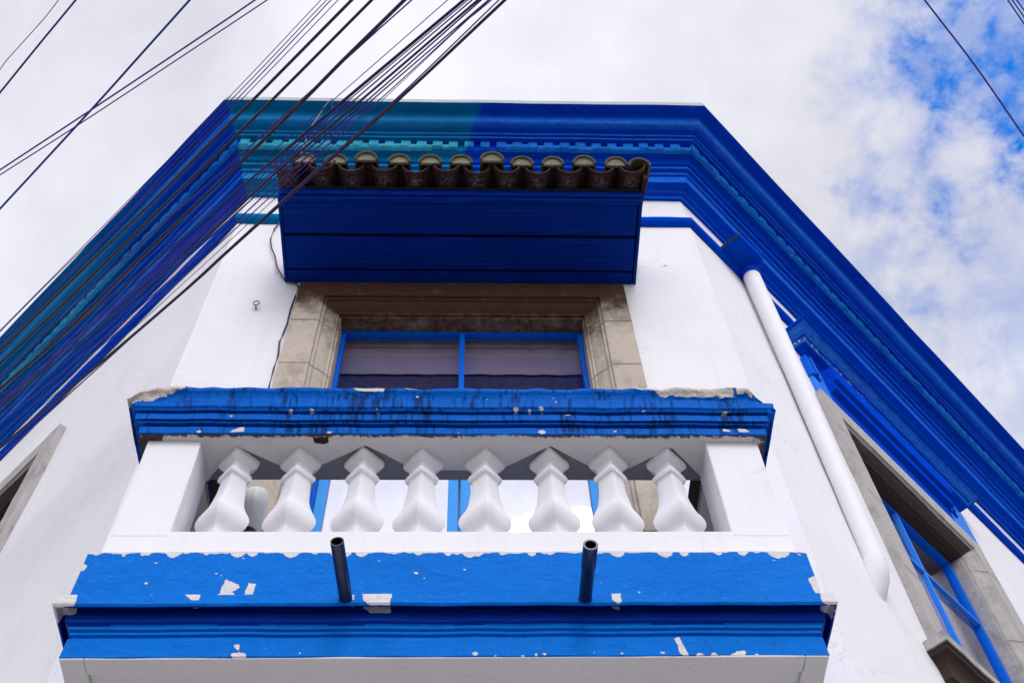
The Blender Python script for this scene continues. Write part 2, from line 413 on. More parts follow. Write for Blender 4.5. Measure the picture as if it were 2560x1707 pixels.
def tube(mb, pts, r, seg=8, mi=0, closed_ends=True, rfn=None):
    pts = [Vector(p) for p in pts]; rings = []
    upv = Vector((0, 0, 1))
    for i, p in enumerate(pts):
        d = (pts[min(i+1, len(pts)-1)]-pts[max(i-1, 0)]).normalized()
        u = d.cross(upv)
        if u.length < 1e-3: u = d.cross(Vector((0, 1, 0)))
        u.normalize(); v = d.cross(u)
        rr = rfn(i) if rfn else r
        rings.append([p+u*(rr*math.cos(2*math.pi*k/seg))+v*(rr*math.sin(2*math.pi*k/seg)) for k in range(seg)])
    o = len(mb.v)
    for rg in rings: mb.v += [tuple(q) for q in rg]
    for i in range(len(rings)-1):
        for k in range(seg):
            a = o+i*seg+k; b = o+i*seg+(k+1) % seg
            mb.f.append((a, b, b+seg, a+seg)); mb.mi.append(mi)
    if closed_ends:
        mb.f.append(tuple(o+k for k in range(seg))[::-1]); mb.mi.append(mi)
        mb.f.append(tuple(o+(len(rings)-1)*seg+k for k in range(seg))); mb.mi.append(mi)

# ---------------------------------------------------------------- the building
AL, AR = R(45.2), R(44.4)
XL, XR = -1.65, 1.557
uL = Vector((-math.cos(AL), math.sin(AL))); nL = Vector((-math.sin(AL), -math.cos(AL)))
uR = Vector((math.cos(AR), math.sin(AR))); nR = Vector((math.sin(AR), -math.cos(AR)))
LEN = 9.0
PL = Vector((XL, 0)); PR = Vector((XR, 0))
def TF(x, off, z): return Vector((x, -off, z))
def TR(u, off, z): p = PR+uR*u+nR*off; return Vector((p.x, p.y, z))
def TL(u, off, z): p = PL+uL*u+nL*off; return Vector((p.x, p.y, z))
B = bpy.data.objects.new('corner_building', None); C.objects.link(B); B.location = (0, 0, 0)
tag(B, 'white plastered corner building with blue cornice, chamfered front and balustraded balcony', 'building')

def wall(T, u0, u1, z0, z1, hole, depth, name):
    """a wall sheet with one rectangular opening and its reveal, gridded for gentle plaster waves"""
    mb = MB(); hu0, hu1, hz0, hz1 = hole
    def grid(a0, a1, b0, b1):
        na = max(1, int((a1-a0)/.12)); nb = max(1, int((b1-b0)/.12)); o = len(mb.v)
        for j in range(nb+1):
            for i in range(na+1):
                a = a0+(a1-a0)*i/na; b = b0+(b1-b0)*j/nb
                edge = min(abs(a-u0), abs(a-u1))
                if T is TF and b > 8:
                    dq = min(math.hypot(a-1.29, b-8.57), math.hypot(a-1.36, b-8.48), math.hypot(a-1.24, b-8.5)*1.3); mb.st[len(mb.v)] = max(0, .42*(1-dq/.16))
                f = 0 if (abs(a-hu0) < .01 or abs(a-hu1) < .01 or abs(b-hz0) < .01 or abs(b-hz1) < .01 or edge < .01) else 1
                P = T(a, 0, b); mb.v.append(tuple(T(a, (nz(P, .9)*.010+nz(P, 3, 4)*.004)*f - .002*f, b)))
        for j in range(nb):
            for i in range(na):
                a = o+j*(na+1)+i; mb.f.append((a, a+1, a+na+2, a+na+1)); mb.mi.append(0)
    grid(u0, hu0, z0, z1); grid(hu1, u1, z0, z1); grid(hu0, hu1, z0, hz0); grid(hu0, hu1, hz1, z1)
    for (a, b) in (((hu0, hz0), (hu0, hz1)), ((hu0, hz1), (hu1, hz1)), ((hu1, hz1), (hu1, hz0)), ((hu1, hz0), (hu0, hz0))):
        mb.quad([T(a[0], 0, a[1]), T(b[0], 0, b[1]), T(b[0], -depth, b[1]), T(a[0], -depth, a[1])])
    return build(mb, name, 'wall', B, smooth_angle=30, recalc=False)
DOOR = (-.80, .69, 5.0, 7.90)
RW = (1.34, 2.73, 5.79, 7.86)
LW = (1.84, 3.26, 5.79, 7.95)
wall(TF, XL, XR, 0, 9.63, (DOOR[0]-.06, DOOR[1]+.06, DOOR[2], DOOR[3]+.06), .5, 'wall')
wall(TR, 0, LEN, 0, 9.63, (RW[0]-.06, RW[1]+.06, RW[2], RW[3]+.06), .5, 'wall')
wall(TL, 0, LEN, 0, 9.63, (LW[0]-.06, LW[1]+.06, LW[2], LW[3]+.06), .5, 'wall')
# back walls and roof close the block
mb = MB()
e1 = PL+uL*LEN; e2 = PR+uR*LEN
mb.quad([(e1.x, e1.y, 0), (e1.x, e1.y, 10.26), (0, e1.y+6, 10.26), (0, e1.y+6, 0)])
mb.quad([(e2.x, e2.y, 0), (e2.x, e2.y, 10.26), (0, e1.y+6, 10.26), (0, e1.y+6, 0)])
build(mb, 'back_wall', 'wall', B)
mb = MB()
mb.add([(e1.x, e1.y, 10.255), (XL, 0, 10.255), (XR, 0, 10.255), (e2.x, e2.y, 10.255), (0, e1.y+6, 10.255)], [(0, 1, 2, 3, 4)])
build(mb, 'roof', 'coping', B)

PATH = [tuple(PL+uL*LEN), tuple(PL), tuple(PR), tuple(PR+uR*LEN)]
# main cornice: profile read from its mitres (outward, z, material)
prof = [(-.05, 10.275, 3), (.54, 10.27, 3), (.546, 10.188, 0), (.530, 10.184), (.50, 10.186), (.475, 10.186), (.458, 10.172), (.447, 10.150), (.439, 10.122), (.430, 10.098),
        (.412, 10.085), (.380, 10.078), (.349, 10.075), (.346, 10.048), (.328, 10.046), (.326, 10.022), (.303, 10.020), (.268, 10.018), (.266, 9.915), (.255, 9.905), (.222, 9.897), (.209, 9.876),
        (.204, 9.845), (.183, 9.842), (.178, 9.81), (.150, 9.80), (.145, 9.775), (.128, 9.765), (.118, 9.685), (.10, 9.675), (.062, 9.66), (.058, 9.645), (.030, 9.636), (.022, 9.612), (0, 9.61)]
mb = MB()
def cw(P):
    w = .0
    if P.z > 10.26: w = .2
    if 9.67 < P.z < 9.78: w = .22 if P.x < -2.0 else .12
    w += .10*max(0, nz(P, 1.3, 5))
    return w
def cornice_hilite(e, z):  # where highlights are painted on the cornice ridges in lighter blue
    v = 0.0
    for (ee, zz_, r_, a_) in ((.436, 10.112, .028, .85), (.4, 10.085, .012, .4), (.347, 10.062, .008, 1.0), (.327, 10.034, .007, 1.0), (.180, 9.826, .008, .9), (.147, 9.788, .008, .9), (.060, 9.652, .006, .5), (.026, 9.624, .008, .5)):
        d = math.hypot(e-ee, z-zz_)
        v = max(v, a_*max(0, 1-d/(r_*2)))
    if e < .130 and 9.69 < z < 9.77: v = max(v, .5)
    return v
sweep(mb, PATH, [(p[0], p[1], (p[2] if len(p) > 2 else 0)) for p in prof], step=.05, maxd=.016, jit=.004, jscale=2.2, wear=cw, hilite_dust=cornice_hilite)
# material by face: left, front, right blues and the limewashed coping
me_faces = []
for fi, f in enumerate(mb.f):
    c = Vector((0, 0, 0))
    for i in f: c += Vector(mb.v[i])
    c /= len(f)
    if mb.mi[fi] == 3: continue
    lx = Vector((c.x, c.y))
    # compare with the mitre lines
    dl = (lx-PL).dot(uL) + (-(c.y))*0
    tl = math.tan(AL/2); trr = math.tan(AR/2)
    if c.x < XL - tl*max(0, -c.y) or c.y > 0 and c.x < 0: mb.mi[fi] = 0
    elif c.x > XR + trr*max(0, -c.y) or c.y > 0: mb.mi[fi] = 2
    else: mb.mi[fi] = 1
CORN = build(mb, 'cornice', ['cornice_left', 'cornice_front', 'cornice_right', 'coping'], B, smooth_angle=38)

# dentil course: blocks in front of a recessed strip, gaps half choked with old paint
def dentils(T, s0, s1, name, matk, full):
    mb = MB(); sp = .1205; n = int((s1-s0)/sp)
    for i in range(n):
        a = s0+i*sp; w = .074+random.uniform(-.004, .004)
        zb = 9.918+random.uniform(-.006, .006); j = random.uniform(-.003, .003)
        mb.box((a, .262, zb), (a+w, .300+j, 10.019), 0, T)
        fullgap = full(a)
        if not fullgap:
            mb.box((a+w-.003, .262, 9.915+random.uniform(-.006, .004)), (a+sp+.003, .296+random.uniform(-.008, .004), 9.968+random.uniform(-.012, .012)), 0, T)
    o = build(mb, name, matk, CORN, bevel=.006)
    o.modifiers['bevel'].segments = 1
t1 = math.tan(AL/2)*.3; t2 = math.tan(AR/2)*.3
dentils(TF, XL-t1+.03, XR+t2-.02, 'dentil_course', 'dentil_front', lambda a: -.28 < a < .18)
dentils(TR, -t2*0+.0-.12, 8.6, 'dentil_course', 'dentil_right', lambda a: random.random() < .12)
dentils(TL, -.12, 8.6, 'dentil_course', 'dentil_left', lambda a: random.random() < .12)
# lumpy paint build-up hanging under the dentils
def lumps(T, s0, s1, matk):
    mb = MB(); n = int((s1-s0)/.012); m_ = 5; o = len(mb.v)
    for i in range(n+1):
        a = s0+(s1-s0)*i/n; P = T(a, 0, 5)
        dz = .016*nz(P, 8, 2)+.014*nz(P, 26, 3); dp = .006*nz(P, 11, 6)+.004*nz(P, 35, 6)-.006
        for (e, z) in ((.262, 9.97), (.300+dp, 9.952+dz*.5), (.304+dp, 9.930+dz), (.292+dp, 9.905+dz), (.262, 9.900+dz)):
            mb.v.append(tuple(T(a, e, z)))
    for i in range(n):
        for q in range(m_-1):
            a = o+i*m_+q; mb.f.append((a, a+m_, a+m_+1, a+1)); mb.mi.append(0)
    build(mb, 'paint_build_up', matk, CORN, smooth_angle=60)
lumps(TF, XL-t1+.03, -.30, 'dentil_front'); lumps(TF, .20, XR+t2-.02, 'dentil_front')
lumps(TR, -.12, 8.6, 'dentil_right'); lumps(TL, -.12, 8.6, 'dentil_left')

# half-round band below the cornice
mb = MB()
bp = [(0, 9.262)] + [(.046*math.sin(a)+.002, 9.208+.055*math.cos(a)) for a in [math.pi*k/10 for k in range(1, 10)]] + [(.012, 9.152), (0, 9.15)]
def bw(P):
    return .30 if P.z > 9.235 else .06
sweep(mb, PATH, bp, step=.04, jit=.006, jscale=4, wear=bw)
for fi, f in enumerate(mb.f):
    c = mb.v[f[0]]
    mb.mi[fi] = 0 if (c[0] < XL-.02 or (c[1] > 0 and c[0] < 0)) else (2 if (c[0] > XR+.02 or c[1] > 0) else 1)
build(mb, 'band_moulding', ['cornice_right', 'cornice_front', 'cornice_right'], B, smooth_angle=50)

# ---------------------------------------------------------------- stone surrounds
def surround(T, hole, off, zbot, matk, parent, fw=.278, shade_stains=None, joints=(), lintel_joints=()):
    u0, u1, z0, z1 = hole
    # cross-section: w from the inner edge outwards, offset from wall
    sec = [(0, -.15), (0, -.052), (.012, -.050), (.014, -.032), (.026, -.030), (.036, -.018), (.060, .004), (.085, .016), (.092, .030), (.106, .032), (.110, .048), (fw, .050), (fw+.002, -.01)]
    mb = MB()
    def ringpt(w, o, corner):
        if corner == 0: return T(u0-w, o, zbot)
        if corner == 1: return T(u0-w, o, z1+w)
        if corner == 2: return T(u1+w, o, z1+w)
        return T(u1+w, o, zbot)
    for seg in range(3):
        A = [ringpt(w, o, seg) for w, o in sec]; Bq = [ringpt(w, o, seg+1) for w, o in sec]
        L = (Bq[0]-A[0]).length; n = max(2, int(L/.04)); base = len(mb.v)
        for i in range(n+1):
            for q in range(len(sec)):
                P = A[q].lerp(Bq[q], i/n)
                idx = len(mb.v)
                j = nz(P, 12, 3)*.0022 if 0 < q < len(sec)-1 else 0
                mb.v.append(tuple(P+Vector((j, j, j))))
                if shade_stains: mb.st[idx] = shade_stains(P, seg, sec[q][1])
        for i in range(n):
            for q in range(len(sec)-1):
                a = base+i*len(sec)+q; mb.f.append((a, a+len(sec), a+len(sec)+1, a+1)); mb.mi.append(0)
    # the joints between the stones: thin dark lines following the moulding
    jb = MB()
    def strip(f):
        pts = [f(w, oo+.0012) for w, oo in sec[1:-1]]
        for a, b in zip(pts[:-1], pts[1:]):
            jb.quad([a[0], b[0], b[1], a[1]])
    h = .0027
    for z in joints:
        for s, ub in ((-1, u0), (1, u1)):
            strip(lambda w, oo: (T(ub+s*w, oo, z-h+.004*nz((w*20, z, s), 1.0)), T(ub+s*w, oo, z+h+.004*nz((w*20, z, s), 1.0))))
    for (xa, xb) in lintel_joints:      # xa at the inner edge, xb at the outer edge
        strip(lambda w, oo: (T(xa+(xb-xa)*w/fw-h, oo, z1+w), T(xa+(xb-xa)*w/fw+h*1.6, oo, z1+w)))
    mb.add(jb.v, jb.f, 1)
    return build(mb, 'stone_surround', [matk, 'joint'], parent, smooth_angle=35, recalc=False)

def bars(mb, T, specs, mi=0):
    for (a0, a1, z0, z1, d0, d1) in specs: mb.box((a0, d0, z0), (a1, d1, z1), mi, T)

# balcony door with its transom light
dd = -.145
mb = MB()
u0, u1, z0, z1 = DOOR
bars(mb, TF, [(u0, u0+.026, z0, z1, dd-.05, dd), (u1-.026, u1, z0, z1, dd-.05, dd), (u0+.026, u1-.026, z1-.018, z1, dd-.05, dd), (u0+.026, u1-.026, 6.62, 6.70, dd-.05, dd)])
DF = build(mb, 'balcony_door', 'frame', B, bevel=.003)
mb = MB(); bars(mb, TF, [(-.071, -.040, 6.70, z1-.018, dd-.04, dd-.002)]); build(mb, 'mullion', 'frame', DF, bevel=.003)
for (a, b) in ((u0+.028, -.060), (-.050, u1-.028)):
    mb = MB()
    bars(mb, TF, [(a, a+.052, 5.02, 6.61, dd-.045, dd-.004), (b-.052, b, 5.02, 6.61, dd-.045, dd-.004), (a+.052, b-.052, 6.55, 6.61, dd-.045, dd-.004), (a+.052, b-.052, 5.02, 5.35, dd-.045, dd-.004)])
    lf = build(mb, 'door_leaf', 'frame_pale', DF, bevel=.004)
    mb = MB(); mb.quad([TF(a+.05, dd-.03, 5.34), TF(b-.05, dd-.03, 5.34), TF(b-.05, dd-.03, 6.56), TF(a+.05, dd-.03, 6.56)]); build(mb, 'pane', 'pane', DF, recalc=False)
for (a, b) in ((u0+.02, -.068), (-.043, u1-.02)):
    mb = MB(); mb.quad([TF(a, dd-.03, 6.69), TF(b, dd-.03, 6.69), TF(b, dd-.03, z1-.01), TF(a, dd-.03, z1-.01)]); build(mb, 'pane', 'pane', DF, recalc=False)
def lintel_shade_stain(P, seg, o):  # brown weathering, with the canopy's shade painted into the lintel
    s = max(0, min(1, (P.z-7.80)/.16))*.72
    s = max(s, max(0, min(1, (P.z-7.35)/.5))*.45*(1 if P.x > 0 else .7))
    if P.y > -.02: s = min(1, s+.14)
    return s
surround(TF, DOOR, .05, 5.0, 'stone', DF, shade_stains=lintel_shade_stain, joints=(7.70, 7.21, 6.72, 6.23, 5.75), lintel_joints=((-.539, -.70), (-.228, -.262), (.116, .146), (.456, .57)))
# interior: a room box, blinds and curtains seen through the panes
def interior(T, hole, parent, kind):
    u0, u1, z0, z1 = hole; mb = MB()
    a0, a1, d0, d1, b0, b1 = u0-.4, u1+.4, -.5, -2.2, z0-.2, z1+.5
    mb.quad([T(a0, d1, b0), T(a1, d1, b0), T(a1, d1, b1), T(a0, d1, b1)]); mb.quad([T(a0, d0, b0), T(a0, d1, b0), T(a0, d1, b1), T(a0, d0, b1)])
    mb.quad([T(a1, d0, b0), T(a1, d1, b0), T(a1, d1, b1), T(a1, d0, b1)]); mb.quad([T(a0, d0, b1), T(a1, d0, b1), T(a1, d1, b1), T(a0, d1, b1)])
    mb.quad([T(a0, d0, b0), T(a1, d0, b0), T(a1, d1, b0), T(a0, d1, b0)])
    for (p0, p1, q0, q1) in ((a0, u0-.06, b0, b1), (u1+.06, a1, b0, b1), (a0, a1, z1+.06, b1)):
        mb.quad([T(p0, d0, q0), T(p1, d0, q0), T(p1, d0, q1), T(p0, d0, q1)])
    build(mb, 'room_lining', 'room', parent, recalc=False)
    if kind == 'door':
        mb = MB()
        for (za, zb, mi, dep) in ((7.86, z1+.25, 1, -.235), (7.56, 7.90, 0, -.245), (6.90, 7.60, 2, -.26)):
            o = len(mb.v); n = 60
            for i in range(n+1):
                a = u0-.05+(u1-u0+.1)*i/n
                w = .002*math.sin(a*31)
                zl = za + (.003*nz((a*14, za, 0), 1) if mi != 2 else 0)
                mb.v.append(tuple(T(a, dep+w, zl))); mb.v.append(tuple(T(a, dep+w, zb)))
            for i in range(n): mb.f.append((o+2*i, o+2*i+2, o+2*i+3, o+2*i+1)); mb.mi.append(mi)
        build(mb, 'blind', ['blind', 'blind_lt', 'darkcurtain'], parent, recalc=False)
    mb = MB(); o = 0; n = 160; zt = 6.95 if kind == 'door' else z1+.02
    for i in range(n+1):
        a = u0-.05+(u1-u0+.1)*i/n; w = .022*math.sin(a*46+2*nz((a*3, 0, 0), 1))+.010*math.sin(a*19)
        mb.v.append(tuple(T(a, -.29+w, z0))); mb.v.append(tuple(T(a, -.29+w*.8, zt)))
    for i in range(n): mb.f.append((2*i, 2*i+2, 2*i+3, 2*i+1)); mb.mi.append(0)
    build(mb, 'curtain', 'curtain' if kind == 'door' else 'blind', parent, smooth_angle=60, recalc=False)
interior(TF, DOOR, DF, 'door')

# the two side windows
def side_window(T, hole, parent, matk, label_u):
    u0, u1, z0, z1 = hole; d = -.13; mb = MB()
    bars(mb, T, [(u0, u0+.05, z0, z1, d-.06, d), (u1-.05, u1, z0, z1, d-.06, d), (u0+.05, u1-.05, z1-.04, z1, d-.06, d), (u0+.05, u1-.05, z0, z0+.06, d-.06, d)])
    wf = build(mb, 'side_window', 'frame', parent, bevel=.004)
    cm = (u0+u1)/2; ct = 7.23
    mb = MB(); bars(mb, T, [(cm-.014, cm+.014, z0+.06, ct-.014, d-.03, d+.004), (cm-.014, cm+.014, ct+.014, z1-.04, d-.03, d+.004)]); build(mb, 'mullion', 'frame_lt', wf, bevel=.003)
    mb = MB(); bars(mb, T, [(u0+.05, u1-.05, ct-.014, ct+.014, d-.03, d+.003)]); build(mb, 'transom', 'frame_lt', wf, bevel=.003)
    for (a0, a1) in ((u0+.045, cm-.02), (cm+.02, u1-.045)):
        for (b0, b1) in ((z0+.05, ct-.02), (ct+.02, z1-.035)):
            mb = MB(); mb.quad([T(a0, d-.03, b0), T(a1, d-.03, b0), T(a1, d-.03, b1), T(a0, d-.03, b1)]); build(mb, 'pane', 'pane', wf, recalc=False)
    def st(P, seg, o):  # brown staining, deepened on the lintel to paint in the recess shade
        if seg == 1: return (.80 if o < .030 else .10)+.15*nz(P, 5, 8)
        return (.22 if o < .030 else .06)+.12*max(0, nz(P, 2.5, 8))
    surround(T, hole, .05, z0-.03, matk, wf, shade_stains=st, joints=(7.72, 7.05, 6.38))
    interior(T, hole, wf, 'side')
    # sill: moulded slab on the wall
    mb = MB(); a, b = u0-.385, u1+.385
    P0, P1, P2, P3 = [T(a, 0, 0), T(a, .0001, 0), T(b, .0001, 0), T(b, 0, 0)]
    o0 = .0
    path = [(T(a+.12, -.01, 0).x, T(a+.12, -.01, 0).y), (T(a+.12, .0, 0).x, T(a+.12, .0, 0).y), (T(b-.12, .0, 0).x, T(b-.12, .0, 0).y), (T(b-.12, -.01, 0).x, T(b-.12, -.01, 0).y)]
    sweep(mb, path, [(-.1, 5.765), (.118, 5.765), (.12, 5.705), (.105, 5.695), (.100, 5.675), (.085, 5.670), (.060, 5.640), (.048, 5.600), (.045, 5.560), (.03, 5.55), (.03, 5.46), (0, 5.455)], step=.05, jit=.004, jscale=8,
          stain_shade=lambda P: .95 if P.z < 5.70 else .25)  # darker tone below the slab's front face
    build(mb, 'sill', matk, wf, smooth_angle=35)
    for ub in (a+.10, b-.30):
        mb = MB(); mb.box((ub, .0, 5.18), (ub+.2, .085, 5.44), 0, T); mb.box((ub+.015, .0, 5.10), (ub+.185, .055, 5.18), 0, T); build(mb, 'sill_bracket', matk, wf, bevel=.012)
    return wf
RWF = side_window(TR, RW, B, 'stone_side', 0)
LWF = side_window(TL, LW, B, 'stone_side', 0)
# blue hood over the right side window
mb = MB()
hp = lambda u, o: (TR(u, o, 0).x, TR(u, o, 0).y)
path = [hp(1.148, -.01), hp(1.148, 0), hp(3.085, 0), hp(3.085, -.01)]
hprof = [(0, 8.86), (.196, 8.825), (.200, 8.806), (.186, 8.800), (.172, 8.822 - .025), (.158, 8.792), (.148, 8.780), (.140, 8.770), (.128, 8.765), (.124, 8.757), (.112, 8.752), (.108, 8.745), (.100, 8.742),
         (.098, 8.705), (.085, 8.700), (.050, 8.690), (.046, 8.675), (.034, 8.670), (.022, 8.655), (.018, 8.62), (.012, 8.60), (.0, 8.598)]
def hw(P):
    w = .06
    if P.z > 8.812: w = .50
    elif 8.70 < P.z < 8.748: w = .56 - .14*max(0, min(1, (P.x-2.7)/.7))
    return w
sweep(mb, path, hprof, step=.03, maxd=.02, jit=.005, jscale=7, wear=hw, hilite_dust=lambda e, z: .8 if 8.755 < z < 8.797 else (.7 if 8.705 <= z < 8.745 else (.4 if z < 8.66 else 0)))  # lighter bands are highlights painted on the hood mouldings
HD = build(mb, 'window_hood', 'blue_hood' if 'blue_hood' in M else 'cornice_right', RWF, smooth_angle=38)
mb = MB(); mb.box((1.085, 0, 8.13), (3.115, .030, 8.60), 0, TR); build(mb, 'frieze', 'frame_lt', RWF, bevel=.004)
mb = MB()
pp = [(.031, 8.146), (.036, 8.150), (.040, 8.33), (.085, 8.345), (.090, 8.42), (.120, 8.43), (.125, 8.595), (.031, 8.597)]
mb.add([TR(1.28, o_, z_) for o_, z_ in pp]+[TR(2.76, o_, z_) for o_, z_ in pp], [tuple(range(8)), tuple(range(8, 16))]+[(i, (i+1) % 8, (i+1) % 8+8, i+8) for i in range(8)])
build(mb, 'bed_moulding', 'cornice_right', RWF, bevel=.003)
for ub in (1.075, 2.79):
    mb = MB()
    for k in range(3): mb.box((ub+k*.036, 0, 8.36+.02*(k == 1)), (ub+k*.036+.030, .050+.014*(k == 1), 8.60), 0, TR)
    build(mb, 'console', 'frame', RWF, bevel=.006)

# ---------------------------------------------------------------- drainpipe and box outlet on the right wall
mb = MB(); pu, po, pr = .655, .074, .063
pt_ = .605
pts = [TR(pt_, po, 9.20), TR(pt_, po, 9.12)] + [TR(pt_+(pu-pt_)*k/24, po-.030*(k/24)**2, 9.12-(9.12-6.06)*k/24) for k in range(1, 25)]
tube(mb, pts, pr, 20, rfn=lambda i: pr-.010*(i/26))
DP = build(mb, 'drainpipe', 'pipe', B, smooth_angle=60)
mb = MB(); tube(mb, [TR(pt_, po, 9.21), TR(pt_, po, 9.10)], pr+.006, 20); build(mb, 'collar', 'cornice_right', DP, smooth_angle=60)
mb = MB(); tube(mb, [TR(pu, .036, 6.085), TR(pu, .034, 6.03), TR(pu+.002, .016, 5.97), TR(pu+.004, -.020, 5.90), TR(pu+.006, -.06, 5.84)], .06, 20, rfn=lambda i: (.061, .062, .060, .054, .046)[i]); build(mb, 'plaster_boss', 'wall', DP, smooth_angle=80)
mb = MB()
def hopw(P): return .42 if (P.z > 9.205 and (Vector((P.x, P.y))-PR).dot(nR) > .19) else .05
hq = [(.315, .045), (.60, .045), (.60, .205), (.315, .205)]
nzs = 14; nus = 16
def hgrid(a, b):
    o = len(mb.v)
    for j in range(nzs+1):
        for i in range(nus+1):
            t = i/nus; P = TR(a[0]+(b[0]-a[0])*t, a[1]+(b[1]-a[1])*t, 9.2+(.025+.10*max(0, min(1, (a[0]+(b[0]-a[0])*t-.315)/.285)))*j/nzs); idx = len(mb.v); mb.v.append(tuple(P)); mb.w[idx] = hopw(P)
    for j in range(nzs):
        for i in range(nus):
            q = o+j*(nus+1)+i; mb.f.append((q, q+1, q+nus+2, q+nus+1)); mb.mi.append(0)
for i in range(4): hgrid(hq[i], hq[(i+1) % 4])
mb.add([TR(a, b, 9.2) for a, b in hq], [(0, 1, 2, 3)]); mb.add([TR(a, b, 9.226+.10*(a > .5)) for a, b in hq], [(0, 1, 2, 3)])
build(mb, 'outlet_box', 'cornice_right', DP)
mb = MB(); mb.box((.309, .040, 9.196), (.322, .212, 9.225), 0, TR); build(mb, 'outlet_rim', 'spout', DP, bevel=.004)

# ---------------------------------------------------------------- canopy over the door
X0, X1 = -1.195, 1.063; ZS = 8.267
mb = MB()
bl = [(-.553, -.348), (-.327, -.101), (-.085, .0)]
for (ya, yb) in bl: mb.box((X0+.022, ya, ZS), (X1-.03, yb, ZS+.022))
mb.box((X0+.004, -.592, ZS-.004), (X1-.004, -.557, ZS+.02))
CAN = build(mb, 'canopy', 'wood', B, bevel=.002)
mb = MB(); mb.box((X0+.01, -.58, ZS+.024), (X1-.01, -.002, ZS+.034)); build(mb, 'ceiling_void', 'void', CAN)
for (xa, xb, dz) in ((X0, X0+.018, 0), (X1-.020, X1, 0)):
    mb = MB()
    mb.add([(xa, -.590, ZS-.002), (xb, -.590, ZS-.002), (xb, -.001, ZS-.002), (xa, -.001, ZS-.002), (xa, -.590, 8.396), (xb, -.590, 8.396), (xb, -.001, 8.61), (xa, -.001, 8.61)],
           [(0, 3, 2, 1), (4, 5, 6, 7), (0, 1, 5, 4), (1, 2, 6, 5), (2, 3, 7, 6), (3, 0, 4, 7)])
    build(mb, 'side_board', 'wood', CAN, bevel=.002)
mb = MB(); mb.box((X0+.002, -.610, ZS+.02), (X1-.002, -.593, 8.360)); build(mb, 'fascia', 'wood', CAN, bevel=.002)
mb = MB()
mb.add([(X0, -.61, 8.365), (X1, -.61, 8.365), (X1, 0, 8.60), (X0, 0, 8.60), (X0, -.61, 8.382), (X1, -.61, 8.382), (X1, 0, 8.622), (X0, 0, 8.622)], [(0, 3, 2, 1), (4, 5, 6, 7), (0, 1, 5, 4), (1, 2, 6, 5), (2, 3, 7, 6), (3, 0, 4, 7)])
build(mb, 'roof_deck', 'void', CAN)
def arc_tile(name, cx, y0, z0, ln, pitch, r, up_, th, span, matk, plug=None, seed=0):
    """barrel tile: half shell whose axis runs from the eave up to the wall; (y0,z0) is the eave end of its axis"""
    mb = MB(); na, nl = 14, 8
    ax = Vector((0, math.cos(pitch), math.sin(pitch))); upv = Vector((0, -math.sin(pitch), math.cos(pitch))); rt = Vector((1, 0, 0))
    O = Vector((cx, y0, z0)); base = len(mb.v)
    for layer in (0, 1):
        for j in range(nl+1):
            for i in range(na+1):
                t = -span/2+span*i/na; rr = (r if layer == 0 else r-th)*(1-.10*j/nl*(1 if up_ > 0 else -.4))
                P = O+ax*(ln*j/nl)+rt*(math.sin(t)*rr)+upv*(up_*math.cos(t)*rr)
                P += Vector((1, 1, 1))*(nz(P, 14, seed)*.003)
                mb.v.append(tuple(P))
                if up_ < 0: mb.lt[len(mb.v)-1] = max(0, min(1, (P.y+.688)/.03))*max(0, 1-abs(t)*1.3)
    W_ = na+1; H = (nl+1)*W_
    for L in (0, 1):
        for j in range(nl):
            for i in range(na):
                a = base+L*H+j*W_+i; mb.f.append((a, a+1, a+W_+1, a+W_)); mb.mi.append(0)
    for i in range(na):
        a = base+i; mb.f.append((a, a+1, a+1+H, a+H)); mb.mi.append(0)
    for j in range(nl):
        for i in (0, na):
            a = base+j*W_+i; mb.f.append((a, a+W_, a+W_+H, a+H)); mb.mi.append(0)
    if plug:
        c = O+ax*.012; o = len(mb.v); rr = r-th*.4; vs = []
        for i in range(na+1):
            t = -span/2+span*i/na; P = c+rt*(math.sin(t)*rr)+upv*(up_*math.cos(t)*rr); P += ax*(nz(P, 30, seed)*.004); vs.append(P)
        vs2 = [v+ax*.018 for v in vs]
        mb.add([tuple(v) for v in vs+vs2], [tuple(range(na+1)), tuple(range(na+1, 2*na+2))[::-1], (0, na, 2*na+1, na+1)], 1)
    mats = [matk]+([plug] if plug else [])
    return build(mb, name, mats, CAN, smooth_angle=40)
pitch = R(20)
xc0 = -1.035; sp = .1928
for k in range(12):
    random.seed(100+k)
    cx = xc0+sp*k+random.uniform(-.006, .006); last = (k == 11)
    arc_tile('pan_tile', cx-sp/2+.004, -.765+random.uniform(-.012, .012), 8.427, .60, pitch, .0888, -1, .014, R(176), 'pan', seed=k)
    if last: cx = 1.044
    arc_tile('cover_tile', cx, -.784+random.uniform(-.014, .012), 8.401+random.uniform(-.004, .004)-(.008 if last else 0), .60 if not last else .20, pitch, .0738*random.uniform(.95, 1.05), 1, .014, R(178), 'tile', None if last else 'mortar', seed=k+30)
random.seed(5)
mb = MB(); n = 110; o = 0
for i in range(n+1):     # mortar bed between fascia and tiles, near-black to paint in the shadow there
    x = X0+.01+(X1-X0-.02)*i/n
    f = .5+.5*math.cos(2*math.pi*(x-(xc0-sp/2))/sp)
    j = .006*nz((x*25, 0, 3), 1)
    for (y, z) in ((-.606, 8.366), (-.616-.012*f+j, 8.376), (-.614+j, 8.379), (-.600, 8.383)): mb.v.append((x, y, z))
for i in range(n):
    for q in range(3):
        a = i*4+q; mb.f.append((a, a+4, a+5, a+1)); mb.mi.append(0)
build(mb, 'mortar_bed', 'darkmortar', CAN, smooth_angle=60)
